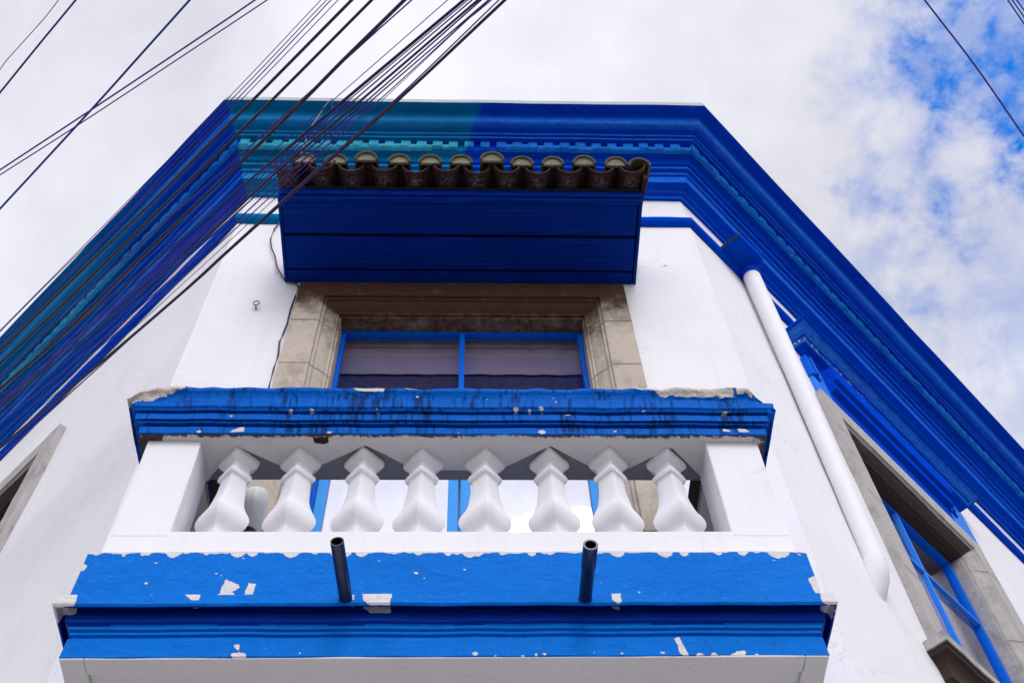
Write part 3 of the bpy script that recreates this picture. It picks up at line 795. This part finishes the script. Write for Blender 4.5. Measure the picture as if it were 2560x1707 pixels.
# broken tile edge hanging over the right end
mb = MB(); o = 0
pts = [(-.715, 8.412), (-.61, 8.448), (-.46, 8.50), (-.25, 8.565), (-.02, 8.64)]
for i, (y, z) in enumerate(pts):
    w = .030-.005*i
    mb.v += [(X1+.002, y, z-.075+.01*i), (X1+w+.006*((i*37) % 3-1), y, z-.085+.012*i), (X1+w, y, z), (X1+.002, y, z)]
for i in range(len(pts)-1):
    for q in range(4):
        a = i*4+q; b = i*4+(q+1) % 4; mb.f.append((a, b, b+4, a+4)); mb.mi.append(0)
mb.f += [(0, 1, 2, 3), (16, 17, 18, 19)]; mb.mi += [0, 0]
build(mb, 'edge_tile', 'pan', CAN)

# ---------------------------------------------------------------- balcony
YB = -.600; BX0, BX1 = -1.361, 1.233
bpath = lambda x0, x1, y: [(x0, 0.0), (x0, y), (x1, y), (x1, 0.0)]
base_polys = [[(-0.885, 4.713), (-0.874, 4.8), (-0.826, 4.771), (-0.817, 4.756), (-0.841, 4.734), (-0.823, 4.713)],
 [(-0.796, 4.715), (-0.79, 4.781), (-0.761, 4.77), (-0.765, 4.715)],
 [(-0.377, 4.690), (-0.275, 4.690), (-0.273, 4.631), (-0.345, 4.632), (-0.371, 4.655)],
 [(-0.996, 4.688), (-0.941, 4.688), (-0.938, 4.655), (-0.96, 4.655)], [(-0.419, 4.685), (-0.398, 4.685), (-0.402, 4.655), (-0.412, 4.655)],
 [(0.499, 4.69), (0.534, 4.687), (0.53, 4.642), (0.517, 4.636), (0.499, 4.652)],
 [(-1.45, 4.70), (-1.363, 4.69), (-1.357, 4.635), (-1.381, 4.630), (-1.45, 4.623)], [(1.242, 4.69), (1.32, 4.69), (1.32, 4.63), (1.254, 4.630), (1.241, 4.64)],
 [(1.232, 4.80), (1.275, 4.815), (1.275, 4.705), (1.240, 4.705)], [(-1.41, 4.88), (-1.385, 4.875), (-1.388, 4.845), (-1.41, 4.84)],
 [(-.804, 4.509), (-.78, 4.509), (-.776, 4.479), (-.788, 4.494)], [(-.8, 4.469), (-.749, 4.47), (-.749, 4.450), (-.795, 4.450)],
 [(.705, 4.536), (.727, 4.547), (.734, 4.505), (.742, 4.453), (.718, 4.453)], [(.77, 4.46), (.788, 4.468), (.801, 4.456), (.775, 4.447)],
 [(.822, 4.464), (.834, 4.471), (.845, 4.449), (.82, 4.449)], [(.891, 4.458), (.945, 4.483), (.935, 4.445), (.892, 4.439)]]
nicks = [(-1.185, .012), (-1.09, .03), (-1.20, .014), (-.97, .012), (-.855, .028), (-.80, .02), (-.66, .03), (-.50, .018), (-.47, .035), (-.40, .025), (-.19, .014), (-.08, .014), (.0, .03), (.03, .022), (.12, .014), (.23, .020), (.30, .012), (.47, .012), (.55, .03), (.73, .03), (.80, .02), (.93, .015), (1.02, .02), (1.15, .04), (1.17, .03)]
random.seed(11)
flakes = [(random.uniform(-1.38, 1.24), random.uniform(4.70, 4.93), random.uniform(.002, .0055)) for _ in range(26)]+[(random.uniform(-1.38, 1.24), 4.708+random.uniform(-.006, .006), random.uniform(.003, .007)) for _ in range(22)]+[(random.uniform(-1.4, 1.2), random.uniform(4.452, 4.47), random.uniform(.003, .006)) for _ in range(14)]
def base_wear(P):
    w = .05
    if P.y < -.55:
        for (fx, fz, fr) in flakes:
            if abs(P.x-fx) < fr*2.5 and abs(P.z-fz) < fr*2.5: w = max(w, min(1, .60+(fr-math.hypot((P.x-fx)*.7, P.z-fz))/.02))
    if P.y < -.55 or True:
        for q in base_polys:
            if abs(P.x-q[0][0]) < .16:
                sd = poly_sd(P.x, P.z, q)
                w = max(w, max(0.0, min(1.0, .60-sd/.026))) if P.y < -.565 else w
    top = 4.945
    zt = top-.004-.012*abs(nz((P.x*9, 0, 0), 1))-.014*max(0, nz((P.x*34, 5, 0), 1))
    for (nx, nd) in nicks:
        d = abs(P.x-nx)
        if d < nd*.9: zt = min(zt, top-.012-nd*.75*(1-d/(nd*.9))**.6)
    w = max(w, min(1.0, .56+(P.z-zt)/.010) if P.z > zt-.006 else w)
    # worn highlight on the slab's upper arris
    if abs(P.z-4.690) < .004: w = max(w, .40)
    if P.z < 4.462: w = max(w, .30)
    return w
mb = MB()
blueprof = [(-.06, 4.946), (.0, 4.946), (.0, 4.70), (.002, 4.690), (.030, 4.686), (.033, 4.640), (.027, 4.632), (.021, 4.632), (.019, 4.672), (-.009, 4.674), (-.011, 4.630), (-.014, 4.600), (-.026, 4.590), (-.028, 4.578), (-.037, 4.574), (-.035, 4.560), (-.045, 4.556),
            (-.044, 4.546), (-.036, 4.541), (-.034, 4.456), (-.040, 4.450), (-.10, 4.449)]
sweep(mb, bpath(-1.402, 1.262, -.62), blueprof, step=.0075, maxd=.0075, jit=.004, jscale=5, wear=base_wear)
for fi, f in enumerate(mb.f):      # recess under the slab, its shade painted in as navy
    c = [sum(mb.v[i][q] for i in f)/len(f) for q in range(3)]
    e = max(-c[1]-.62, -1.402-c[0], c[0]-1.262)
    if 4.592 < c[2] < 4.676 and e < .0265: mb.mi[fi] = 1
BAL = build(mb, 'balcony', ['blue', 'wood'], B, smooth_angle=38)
# floor and recessed soffit
mb = MB()
xa, xb, ya = -1.30, 1.16, -.52
mb.box((xa, ya, 4.60), (xb, 0, 5.0)); 
mb.box((-1.285+.0, -.512, 4.47), (-1.28+.0, 0, 4.60)); mb.box((1.14, -.512, 4.47), (1.145, 0, 4.60)); mb.box((-1.28, -.512, 4.47), (1.14, -.507, 4.60))
mb.box((-1.28, -.507, 4.474), (1.14, -.001, 4.478))
build(mb, 'soffit', 'soffit_white', BAL)
mb = MB()
for (a, b) in (((-1.366, -.583, 4.449-.002), (-1.285, 0, 4.47)), ((1.145, -.583, 4.449-.002), (1.226, 0, 4.47)), ((-1.285, -.583, 4.449-.002), (1.145, -.512, 4.47))): mb.box(a, b)
o = build(mb, 'soffit_border', 'soffit_white', BAL, bevel=.004)
# white kerb below the balusters
mb = MB()
sweep(mb, bpath(BX0, BX1, YB), [(-.20, 4.93), (-.20, 5.088), (-.008, 5.091), (0, 5.084), (0, 4.94), (-.05, 4.938)], step=.03, maxd=.05)
build(mb, 'kerb', 'wall', BAL, smooth_angle=40)
# piers
for (xa, xb) in ((BX0, -1.137), (1.008, BX1)):
    mb = MB(); n = 18
    for i in range(n+1):
        z = 5.06+(5.675-5.06)*i/n
        j = [nz((x, y, z), 4, 2)*.003 for x, y in ((xa, YB), (xb, YB), (xb, -.395), (xa, -.395))]
        yo = -.0008; j = [q_*min(1, (z-5.06)/.3) for q_ in j]
        mb.v += [(xa+j[0], YB+yo+j[0], z), (xb+j[1], YB+yo+j[1], z), (xb+j[2], -.395, z), (xa, -.395, z)]
    for i in range(n):
        for q in range(4):
            a = i*4+q; b = i*4+(q+1) % 4; mb.f.append((a, b, b+4, a+4)); mb.mi.append(0)
    build(mb, 'pier', 'wall', BAL, bevel=.007)
# solid return parapets at both ends
for (xa, xb) in ((BX0+.004, BX0+.115), (BX1-.115, BX1-.004)):
    mb = MB(); mb.box((xa, -.40, 5.0), (xb, -.001, 5.68)); build(mb, 'end_parapet', 'soffit_white', BAL, bevel=.006)
# handrail cornice with broken arrises
def ztop(x):
    z = 5.918
    if x < -1.31: z = 5.908-(-1.31-x)*.22-max(0, -1.42-x)*1.0
    if x > 1.14: z = min(z, 5.926-(x-1.14)*.22-max(0, x-1.225)*.75-max(0, x-1.29)*.8)
    return z+.004*nz((x*11, 1, 1), 1)
def rail_def(P, e, i, t):
    if P.z > 5.84:
        f = (P.z-5.84)/(5.92-5.84); P = Vector((P.x, P.y, 5.84+(ztop(P.x)-5.84)*f))
        if P.x > 1.25: P.x = 1.25+(P.x-1.25)*(1-.4*f)
        if P.x < -1.40: P.x += (-1.40-P.x)*.12*f
        if P.x > 1.22 and i == 1: P.y += max(0, (P.x-1.22))*.5*f
        P.y += .006*nz(P, 16, 3)*f
    return P
rail_polys = [((-.737, 5.783), .014), ((-.684, 5.797), .012), ((-.774, 5.795), .01), ((-.231, 5.872), .010), ((.07, 5.859), .010), ((.197, 5.800), .016), ((.255, 5.796), .01), ((.308, 5.804), .014), ((.422, 5.783), .015), ((-.598, 5.686), .016),
              ((.308, 5.695), .020), ((-1.024, 5.766), .018), ((1.105, 5.790), .016), ((-.40, 5.80), .010), ((-.05, 5.69), .012), ((.62, 5.70), .012), ((.75, 5.79), .012), ((-1.15, 5.69), .012), ((.36, 5.87), .012), ((.372, 5.845), .010)]
rail_poly2 = [[(-1.025, 5.688), (-.985, 5.722), (-.962, 5.732), (-.958, 5.690)], [(1.085, 5.70), (1.09, 5.725), (1.125, 5.70)], [(1.150, 5.728), (1.152, 5.697), (1.205, 5.697), (1.19, 5.718)], [(-.52, 5.93), (-.50, 5.895), (-.38, 5.893), (-.37, 5.93)]]
def rail_wear(P):
    w = .12
    for (c, r) in rail_polys:
        d = math.hypot(P.x-c[0], (P.z-c[1])*1.4)
        if d < r*1.6: w = max(w, min(1, .50+(r-d)/r*.35))
    for q in rail_poly2:
        sd = poly_sd(P.x, P.z, q)
        if sd < .02: w = max(w, max(0, min(1, .58-sd/.012)))
    zt = ztop(P.x)
    edge = .004+.008*max(0, nz((P.x*6, 2, 2), 1))
    if P.y < -.69 and -1.29 < P.x < 1.16 and P.z > zt-edge-.006: w = max(w, .53+(P.z-(zt-edge))/.02)
    return w
def rail_conc(P):
    """how far the bare concrete reaches down from the top"""
    x = P.x; zt = ztop(x); d = 0
    if -1.48 < x < -1.24: d = .048*(1-abs(x+1.36)/.14)+.016
    if .70 < x < 1.16: d = .046*min(1, (x-.70)/.20)+.004
    if 1.17 <= x < 1.24: d = .035
    return d > 0 and P.y < -.66 and P.z > zt-d-.014*nz((x*16, 3, 3), 1)-.010*nz((x*45, 3, 3), 1)
def rail_stain(P):
    if rail_conc(P+Vector((0, 0, .012))): return .12
    return 1.0 if P.y > -2 and P.z > 5.69 else .6
railprof = [(-.21, 5.93), (-.02, 5.925), (.112, 5.92), (.116, 5.915), (.115, 5.897), (.104, 5.882), (.096, 5.862), (.092, 5.835), (.090, 5.808), (.085, 5.803), (.080, 5.800), (.079, 5.793), (.058, 5.800), (.058, 5.786), (.066, 5.783), (.064, 5.746), (.036, 5.756), (.036, 5.742), (.054, 5.740), (.053, 5.734), (.026, 5.742), (.026, 5.724), (.040, 5.721), (.038, 5.682), (.034, 5.678)]
mb = MB()
sweep(mb, bpath(BX0, BX1, YB), railprof, step=.0085, maxd=.009, jit=.004, jscale=6, wear=rail_wear, stain_shade=rail_stain, deform=rail_def)
for fi, f in enumerate(mb.f):
    c = Vector((0, 0, 0))
    for i in f: c += Vector(mb.v[i])
    c /= 4
    if rail_conc(c) or c.z > 5.935 or c.y > -.55 and c.z > 5.9 and -1.2 < c.x < 1.1: mb.mi[fi] = 1
# lump the bare concrete outwards
done = set()
for fi, f in enumerate(mb.f):
    if mb.mi[fi] == 1:
        for i in f:
            if i in done: continue
            done.add(i); P = Vector(mb.v[i])
            if P.y < -.6: mb.v[i] = (P.x, P.y-.006-.008*nz(P, 22, 1), P.z+.004*nz(P, 18, 6))
RAIL = build(mb, 'handrail', ['blue_rail', 'concrete'], BAL, smooth_angle=38)
# underside: dark ground plane, and the lighter plaster sheet whose back edge zigzags between the balusters
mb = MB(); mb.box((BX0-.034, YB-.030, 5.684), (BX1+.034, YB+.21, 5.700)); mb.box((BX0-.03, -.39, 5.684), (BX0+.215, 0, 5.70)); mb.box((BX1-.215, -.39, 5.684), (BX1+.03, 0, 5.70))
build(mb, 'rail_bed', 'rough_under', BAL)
zz = [(-1.125, -.408), (-.991, -.575), (-.816, -.475), (-.741, -.449), (-.66, -.467), (-.446, -.582), (-.37, -.537), (-.277, -.476), (-.131, -.45), (.007, -.451), (.132, -.458), (.281, -.547), (.345, -.580), (.525, -.467), (.606, -.447), (.687, -.463), (.866, -.572), (.943, -.491), (1.017, -.405)]
def zy(x):
    if x <= zz[0][0] or x >= zz[-1][0]: return -.392
    for a, b in zip(zz[:-1], zz[1:]):
        if a[0] <= x <= b[0]:
            t = (x-a[0])/(b[0]-a[0]); return a[1]+(b[1]-a[1])*t
mb = MB(); n = 360; nk = 16; x0_, x1_ = BX0-.036, BX1+.036
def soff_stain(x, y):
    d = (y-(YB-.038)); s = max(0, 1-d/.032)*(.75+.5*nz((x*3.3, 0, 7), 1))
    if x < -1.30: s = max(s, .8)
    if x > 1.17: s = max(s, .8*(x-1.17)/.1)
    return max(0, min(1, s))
for i in range(n+1):
    x = x0_+(x1_-x0_)*i/n; yb = zy(x)
    for q in range(nk+1):
        y = (YB-.037)+(yb-(YB-.037))*q/nk; idx = len(mb.v); mb.v.append((x, y, 5.672+.0015*nz((x*5, y*5, 0), 1))); mb.st[idx] = soff_stain(x, y)
    for zz_ in (5.684,): idx = len(mb.v); mb.v.append((x, yb, zz_)); mb.st[idx] = 0.3
st_ = nk+2
for i in range(n):
    for q in range(nk+1):
        a = i*st_+q; mb.f.append((a, a+st_, a+st_+1, a+1)); mb.mi.append(0)
build(mb, 'rail_underside', 'soffit_white', BAL, recalc=False)
for xs in ((BX0-.036, BX0+.212), (BX1-.212, BX1+.036)):
    mb = MB(); mb.quad([(xs[0], -.392, 5.672), (xs[1], -.392, 5.672), (xs[1], 0, 5.672), (xs[0], 0, 5.672)]); 
    for i in range(4): mb.st[i] = .12
    build(mb, 'rail_underside', 'soffit_white', BAL, recalc=False)
# missing patch of plaster
mb = MB(); mb.add([(-.668, -.622, 5.6712), (-.604, -.626, 5.6712), (-.602, -.598, 5.6712), (-.622, -.588, 5.6712), (-.662, -.594, 5.6712)], [(0, 1, 2, 3, 4)]); build(mb, 'plaster_scar', 'pan', BAL, recalc=False)
# balusters: square section set diagonally
secp = [(0.0, .060), (.070, .062), (.092, .059), (.106, .063), (.120, .074), (.136, .090), (.158, .101), (.184, .1045), (.208, .101), (.230, .091), (.255, .0795), (.285, .070), (.32, .0635), (.37, .058), (.42, .0545), (.440, .0535),
        (.446, .057), (.452, .066), (.462, .0705), (.476, .0705), (.484, .067), (.489, .060), (.494, .0545), (.505, .053), (.525, .0535), (.531, .056), (.535, .063), (.541, .066), (.545, .074), (.556, .0825), (.566, .084), (.590, .084)]
ns = 32; bx = [-.991, -.722, -.450, -.206, .062, .340, .596, .846]
for bi, x0b in enumerate(bx):
    mb = MB(); random.seed(40+bi)
    for (h, r) in secp:
        for k in range(ns):
            a = 2*math.pi*k/ns; p_ = 15.0; c, s_ = math.cos(a), math.sin(a)
            rr = 1/((abs(c)**p_+abs(s_)**p_)**(1/p_)); x, y = rr*c, rr*s_; q = .7071
            X = (x*q-y*q)*r*.762; Y = (x*q+y*q)*r*.762
            nn = nz((X*1.0+bi*3, Y, h), 22, bi)*.0022+nz((X+bi*3, Y, h), 8, bi)*.003
            mb.v.append((X*(1+nn/max(r, .03)), Y*(1+nn/max(r, .03)), h+nn*.8*(0 < h < .58)))
    for i in range(len(secp)-1):
        for k in range(ns):
            a = i*ns+k; b = i*ns+(k+1) % ns; mb.f.append((a, b, b+ns, a+ns)); mb.mi.append(0)
    mb.f.append(tuple(range(ns))[::-1]); mb.mi.append(0)
    o = build(mb, 'baluster', 'wall', BAL, smooth_angle=30); o['group'] = 'balusters of the balcony'
    o.location = (x0b, -.488, 5.086); o.rotation_euler = (R(random.uniform(-.4, .4)), R(random.uniform(-.5, .5)), R(random.uniform(-2.5, 2.5)))
# two spouts through the slab
for (a, b) in (((-.431, -.646, 4.662), (-.449, -.905, 4.668)), ((.405, -.646, 4.660), (.409, -.905, 4.650))):
    a = Vector(a); b = Vector(b); mb = MB(); ro, ri, sg = .0235, .0195, 20
    d = (b-a).normalized(); u = d.cross(Vector((0, 0, 1))).normalized(); v = d.cross(u)
    pts = [(0, ro), (.55, ro), (1, ro), (1, ri), (.1, ri)]
    if b.x > 0: pts = [(0, ro), (.60, ro), (.61, ro+.0025), (1, ro+.0025), (1, ri), (.1, ri)]
    for (t, r_) in pts:
        for k in range(sg):
            an = 2*math.pi*k/sg; mb.v.append(tuple(a.lerp(b, t)+u*math.cos(an)*r_+v*math.sin(an)*r_))
    for i in range(len(pts)-1):
        for k in range(sg):
            q = i*sg+k; w = i*sg+(k+1) % sg; mb.f.append((q, w, w+sg, q+sg)); mb.mi.append(0 if i < len(pts)-2 else 1)
    build(mb, 'drain_spout', ['spout', 'void'], BAL, smooth_angle=50)

# ---------------------------------------------------------------- wall lamp beside the door
lx, ly = -.972, -.165
LMP = bpy.data.objects.new('wall_lamp', None); C.objects.link(LMP); LMP.location = (lx, 0, 5.55)
tag(LMP, 'frosted glass jar lamp with black socket behind the leftmost balusters', 'lamp')
mb = MB(); ns = 48
lp = [(5.590, .036), (5.605, .050), (5.63, .056), (5.67, .0575), (5.77, .058), (5.785, .0595), (5.84, .0585), (5.862, .054), (5.872, .044), (5.878, .025), (5.880, .0)]
for i, (z, r_) in enumerate(lp):
    for k in range(ns):
        a = 2*math.pi*k/ns; rr = r_*(1+(.035*math.cos(a*16) if z > 5.82 else 0)); mb.v.append((rr*math.cos(a), ly+rr*math.sin(a), z-5.55))
for i in range(len(lp)-1):
    for k in range(ns):
        q = i*ns+k; w = i*ns+(k+1) % ns; mb.f.append((q, w, w+ns, q+ns)); mb.mi.append(0)
build(mb, 'glass_shade', 'glassjar', LMP, smooth_angle=50)
mb = MB(); tube(mb, [(0, ly, .005), (0, ly, .050)], .042, 20); build(mb, 'socket', 'black', LMP, smooth_angle=40)
mb = MB(); tube(mb, [(0, ly, .010), (0, ly+.04, -.02), (0, -.056, -.02)], .010, 10); tube(mb, [(0, -.060, -.02), (0, -.045, -.02)], .035, 16); build(mb, 'bracket', 'black', LMP, smooth_angle=40)

# small eye bolt on the plaster left of the canopy
mb = MB(); pts = [(-1.32+.018*math.cos(a), -.030, 7.935+.026*math.sin(a)) for a in [2*math.pi*k/14 for k in range(15)]]
tube(mb, pts, .005, 8); tube(mb, [(-1.32, .002, 7.91), (-1.32, -.03, 7.91)], .006, 8)
o = build(mb, 'eye_bolt', 'metal', None, smooth_angle=60); tag(o, 'small ring bolt fixed in the white wall left of the stone door surround', 'bolt')
# thin service wire down the wall and along the stone surround
mb = MB()
wp = [(-1.250, 9.25), (-1.335, 9.22), (-1.375, 9.05), (-1.372, 8.85), (-1.345, 8.72), (-1.305, 8.60), (-1.262, 8.42), (-1.205, 8.30), (-1.165, 8.255), (-1.12, 8.235), (-1.095, 8.19), (-1.100, 8.05), (-1.107, 7.90), (-1.103, 7.72), (-1.110, 7.60), (-1.118, 7.50), (-1.104, 7.36), (-1.108, 7.20), (-1.106, 7.0), (-1.10, 6.8)]
tube(mb, [(x, -.010-.012*(9.0 > z > 8.3), z) for x, z in wp], .0055, 8)
o = build(mb, 'service_wire', 'cable_black', None, smooth_angle=60); tag(o, 'thin dark wire clipped down the white wall along the left stone jamb', 'wire')
# loose bits of wire hooked on the cornice edge
mb = MB()
hk = [(829, 246), (815, 262), (790, 300), (762, 340), (757, 315), (764, 335), (766, 350), (757, 372), (745, 415)]
P3 = []
for k, (px, py) in enumerate(hk):
    d = ray(px, py); t = (-.62-CAMP.y)/d.y; P3.append(CAMP+d*t)
P3 = [P3[0]+Vector((0, .08, .0))]+P3[:4]+P3[6:]
tube(mb, P3, .003, 6)
o = build(mb, 'loose_wire', 'cable_grey', None, smooth_angle=60); tag(o, 'pale loose wire hooked over the cornice edge and dangling behind the cables', 'wire')

# ---------------------------------------------------------------- overhead cables, each at its own height over the street
def cable(pts, h, r, matk, label, cat='cable', group=None):
    out = []
    ext = 900
    (ax, ay), (bx_, by_) = pts[0], pts[1]; L = math.hypot(ax-bx_, ay-by_); pts = [(ax+(ax-bx_)/L*500, ay+(ay-by_)/L*500)]+list(pts)
    (ax, ay), (bx_, by_) = pts[-1], pts[-2]; L = math.hypot(ax-bx_, ay-by_); pts = pts+[(ax+(ax-bx_)/L*260, ay+(ay-by_)/L*260)]
    for (px, py) in pts:
        d = ray(px, py); t = (h-CAMP.z)/d.z; out.append(CAMP+d*t)
    # Catmull-Rom so that the hang has no kinks
    Q = []
    for i in range(len(out)-1):
        p0 = out[max(i-1, 0)]; p1 = out[i]; p2 = out[i+1]; p3 = out[min(i+2, len(out)-1)]
        for k in range(6):
            t = k/6; Q.append(.5*((2*p1)+(p2-p0)*t+(2*p0-5*p1+4*p2-p3)*t*t+(3*p1-p0-3*p2+p3)*t**3))
    Q.append(out[-1])
    r = r*1.22 if r < .0035 else r*1.08
    c = Q[0].copy(); mb = MB(); tube(mb, [q-c for q in Q], r, 8)
    o = build(mb, 'overhead_cable', matk, None, smooth_angle=60); o.location = c
    tag(o, label, cat, group)
    return o
K = 'cables crossing above the street'
cable([(147, 0), (112, 45), (60, 103), (16, 152), (0, 174)], 7.0, .0016, 'cable_indigo', 'hair-thin kinked wire cutting the top left corner of the sky', group=K)
cable([(190, 0), (95, 115), (0, 232)], 7.0, .0042, 'cable_navy', 'thick dark blue-fringed cable across the top left corner, alone in the sky', group=K)
cable([(475, 0), (352, 137), (238, 264), (88, 427), (0, 522)], 6.6, .0044, 'cable_navy', 'dark twisted cable steeply crossing over the two violet-fringed cables in the sky', group=K)
cable([(638.6, 0), (560, 53.6), (230, 273.7), (0, 425)], 7.2, .0034, 'cable_violet', 'upper of the two flat-running violet-fringed cables at top left', group=K)
cable([(669, 0), (560, 72.3), (201, 309), (0, 437.4)], 7.2, .0026, 'cable_violet', 'lower of the two flat-running violet-fringed cables at top left', group=K)
cable([(803, 0), (571, 245), (263, 560), (0, 826)], 7.6, .0018, 'cable_indigo', 'leftmost of four fine blue-fringed wires meeting the cornice corner', group=K)
cable([(817, 0), (583, 245), (268, 562), (103, 725), (0, 829)], 7.62, .0021, 'cable_indigo', 'second from the left of four fine blue-fringed wires at the cornice corner', group=K)
cable([(828, 0), (596, 245), (423, 420), (295, 560), (0, 852)], 7.6, .0024, 'cable_indigo', 'third from the left of four fine blue-fringed wires at the cornice corner', group=K)
cable([(846, 0), (607, 246), (425, 431), (0, 866)], 7.62, .0020, 'cable_indigo', 'rightmost of four fine blue-fringed wires at the cornice corner', group=K)
cable([(880, 0), (638, 245), (500, 384), (383, 503), (324, 560), (48, 830), (0, 875)], 7.0, .0068, 'cable_black', 'first thick black cable right of the four fine blue-fringed wires', group=K)
cable([(930, 0), (686, 245), (508, 420), (382, 541), (364, 560), (85, 830), (0, 908)], 7.0, .0066, 'cable_black', 'second thick black cable right of the four fine blue-fringed wires', group=K)
cable([(1012, 0), (861, 148), (794, 216), (760, 250), (588, 420), (380, 617), (164, 830), (0, 972)], 6.9, .0080, 'cable_black', 'thickest black cable, third of the separate ones left of the dense bundle', group=K)
cable([(1030, 0), (907, 110), (566, 420), (381, 581), (157, 788), (0, 941)], 6.92, .0030, 'cable_violet', 'violet-fringed cable that joins and leaves the thickest black cable', group=K)
cable([(1120, 0), (836, 248), (758, 314), (689, 372), (633, 420), (375, 640), (0, 952)], 7.2, .0019, 'cable_navy', 'lone fine wire just left of the dense cable bundle', group=K)
cable([(1159, 0), (860, 250), (660, 420), (540, 522), (380, 660), (163, 834), (0, 975)], 7.1, .0052, 'cable_black', 'thick black left edge cable of the dense bundle', group=K)
cable([(1165, 0), (866, 250), (668, 420), (540, 538), (380, 676), (0, 990)], 7.12, .0022, 'cable_indigo', 'fine indigo-fringed cable hugging the thick black left edge of the bundle', group=K)
cable([(1171, 0), (873, 250), (678, 420), (540, 545), (380, 684), (0, 1003)], 7.12, .0023, 'cable_violet', 'fine violet-fringed cable third from the left in the bundle', group=K)
cable([(1181, 0), (887, 250), (693, 420), (540, 555), (380, 692), (230, 815), (0, 1011)], 7.1, .0030, 'cable_violet', 'violet-fringed cable fourth from the left in the bundle', group=K)
cable([(1196, 0), (904, 250), (703, 420), (540, 570), (380, 705), (232, 829), (0, 1020)], 7.05, .0056, 'cable_black', 'thick grey black cable in the middle of the bundle', group=K)
cable([(1204, 0), (920, 250), (716, 420), (540, 580), (380, 722), (240, 840), (0, 1038)], 7.12, .0032, 'cable_navy', 'navy-fringed cable just right of the thick middle cable of the bundle', group=K)
cable([(1222, 0), (931, 250), (736, 420), (540, 600), (420, 705), (285, 823), (0, 1058)], 7.1, .0030, 'cable_violet', 'violet-fringed cable midway between the two thick right cables of the bundle', group=K)
cable([(1224, 2), (1157, 60), (949, 250), (755, 420), (540, 617), (448, 700), (289, 834), (0, 1083)], 7.08, .0024, 'cable_violet', 'violet-fringed wire which the finest wire branches from, right half of the bundle', group=K)
cable([(1225, 5), (1157, 62), (957, 250), (770, 420), (555, 620), (467, 700), (323, 830), (0, 1102)], 7.05, .0015, 'cable_navy', 'finest wire of the bundle, right of centre', group=K)
cable([(1248, 0), (988, 250), (796, 420), (574, 621), (486, 702), (346, 828), (13, 1130), (0, 1142)], 6.92, .0028, 'cable_violet', 'violet-fringed cable running along the thick lowest cable of the bundle', group=K)
cable([(1263, 0), (996, 250), (803, 420), (579, 620), (492, 700), (350, 823), (200, 950), (0, 1119)], 6.9, .0068, 'cable_black', 'thick lowest cable of the bundle, crossing the canopy corner', group=K)
cable([(2311, 0), (2440, 168), (2560, 341)], 7.4, .0042, 'cable_navy', 'single dark blue-fringed cable crossing the blue gap in the clouds', group=K)
cable([(2519, 0), (2560, 60)], 7.4, .0030, 'cable_navy', 'leftmost of the three short cables in the top right corner', group=K)
cable([(2530, 0), (2560, 43)], 7.4, .0028, 'cable_navy', 'middle one of the three short cables in the top right corner', group=K)
cable([(2541, 0), (2560, 26)], 7.4, .0028, 'cable_navy', 'rightmost of the three short cables in the top right corner', group=K)

# ---------------------------------------------------------------- ground
mb = MB(); mb.quad([(-400, -400, 0), (400, -400, 0), (400, 400, 0), (-400, 400, 0)]); o = build(mb, 'ground', 'ground', None, recalc=False); tag(o, None, None, kind='structure')
mb = MB(); mb.quad([(-40, -11, .004), (40, -11, .004), (40, -4.6, .004), (-40, -4.6, .004)]); o = build(mb, 'road', 'road', None, recalc=False); tag(o, None, None, kind='structure')
mb = MB()
sweep(mb, PATH, [(-.3, .13), (3.4, .13), (3.42, .12), (3.42, -.02)], step=1.0)
o = build(mb, 'pavement', 'paving', None); tag(o, None, None, kind='structure')
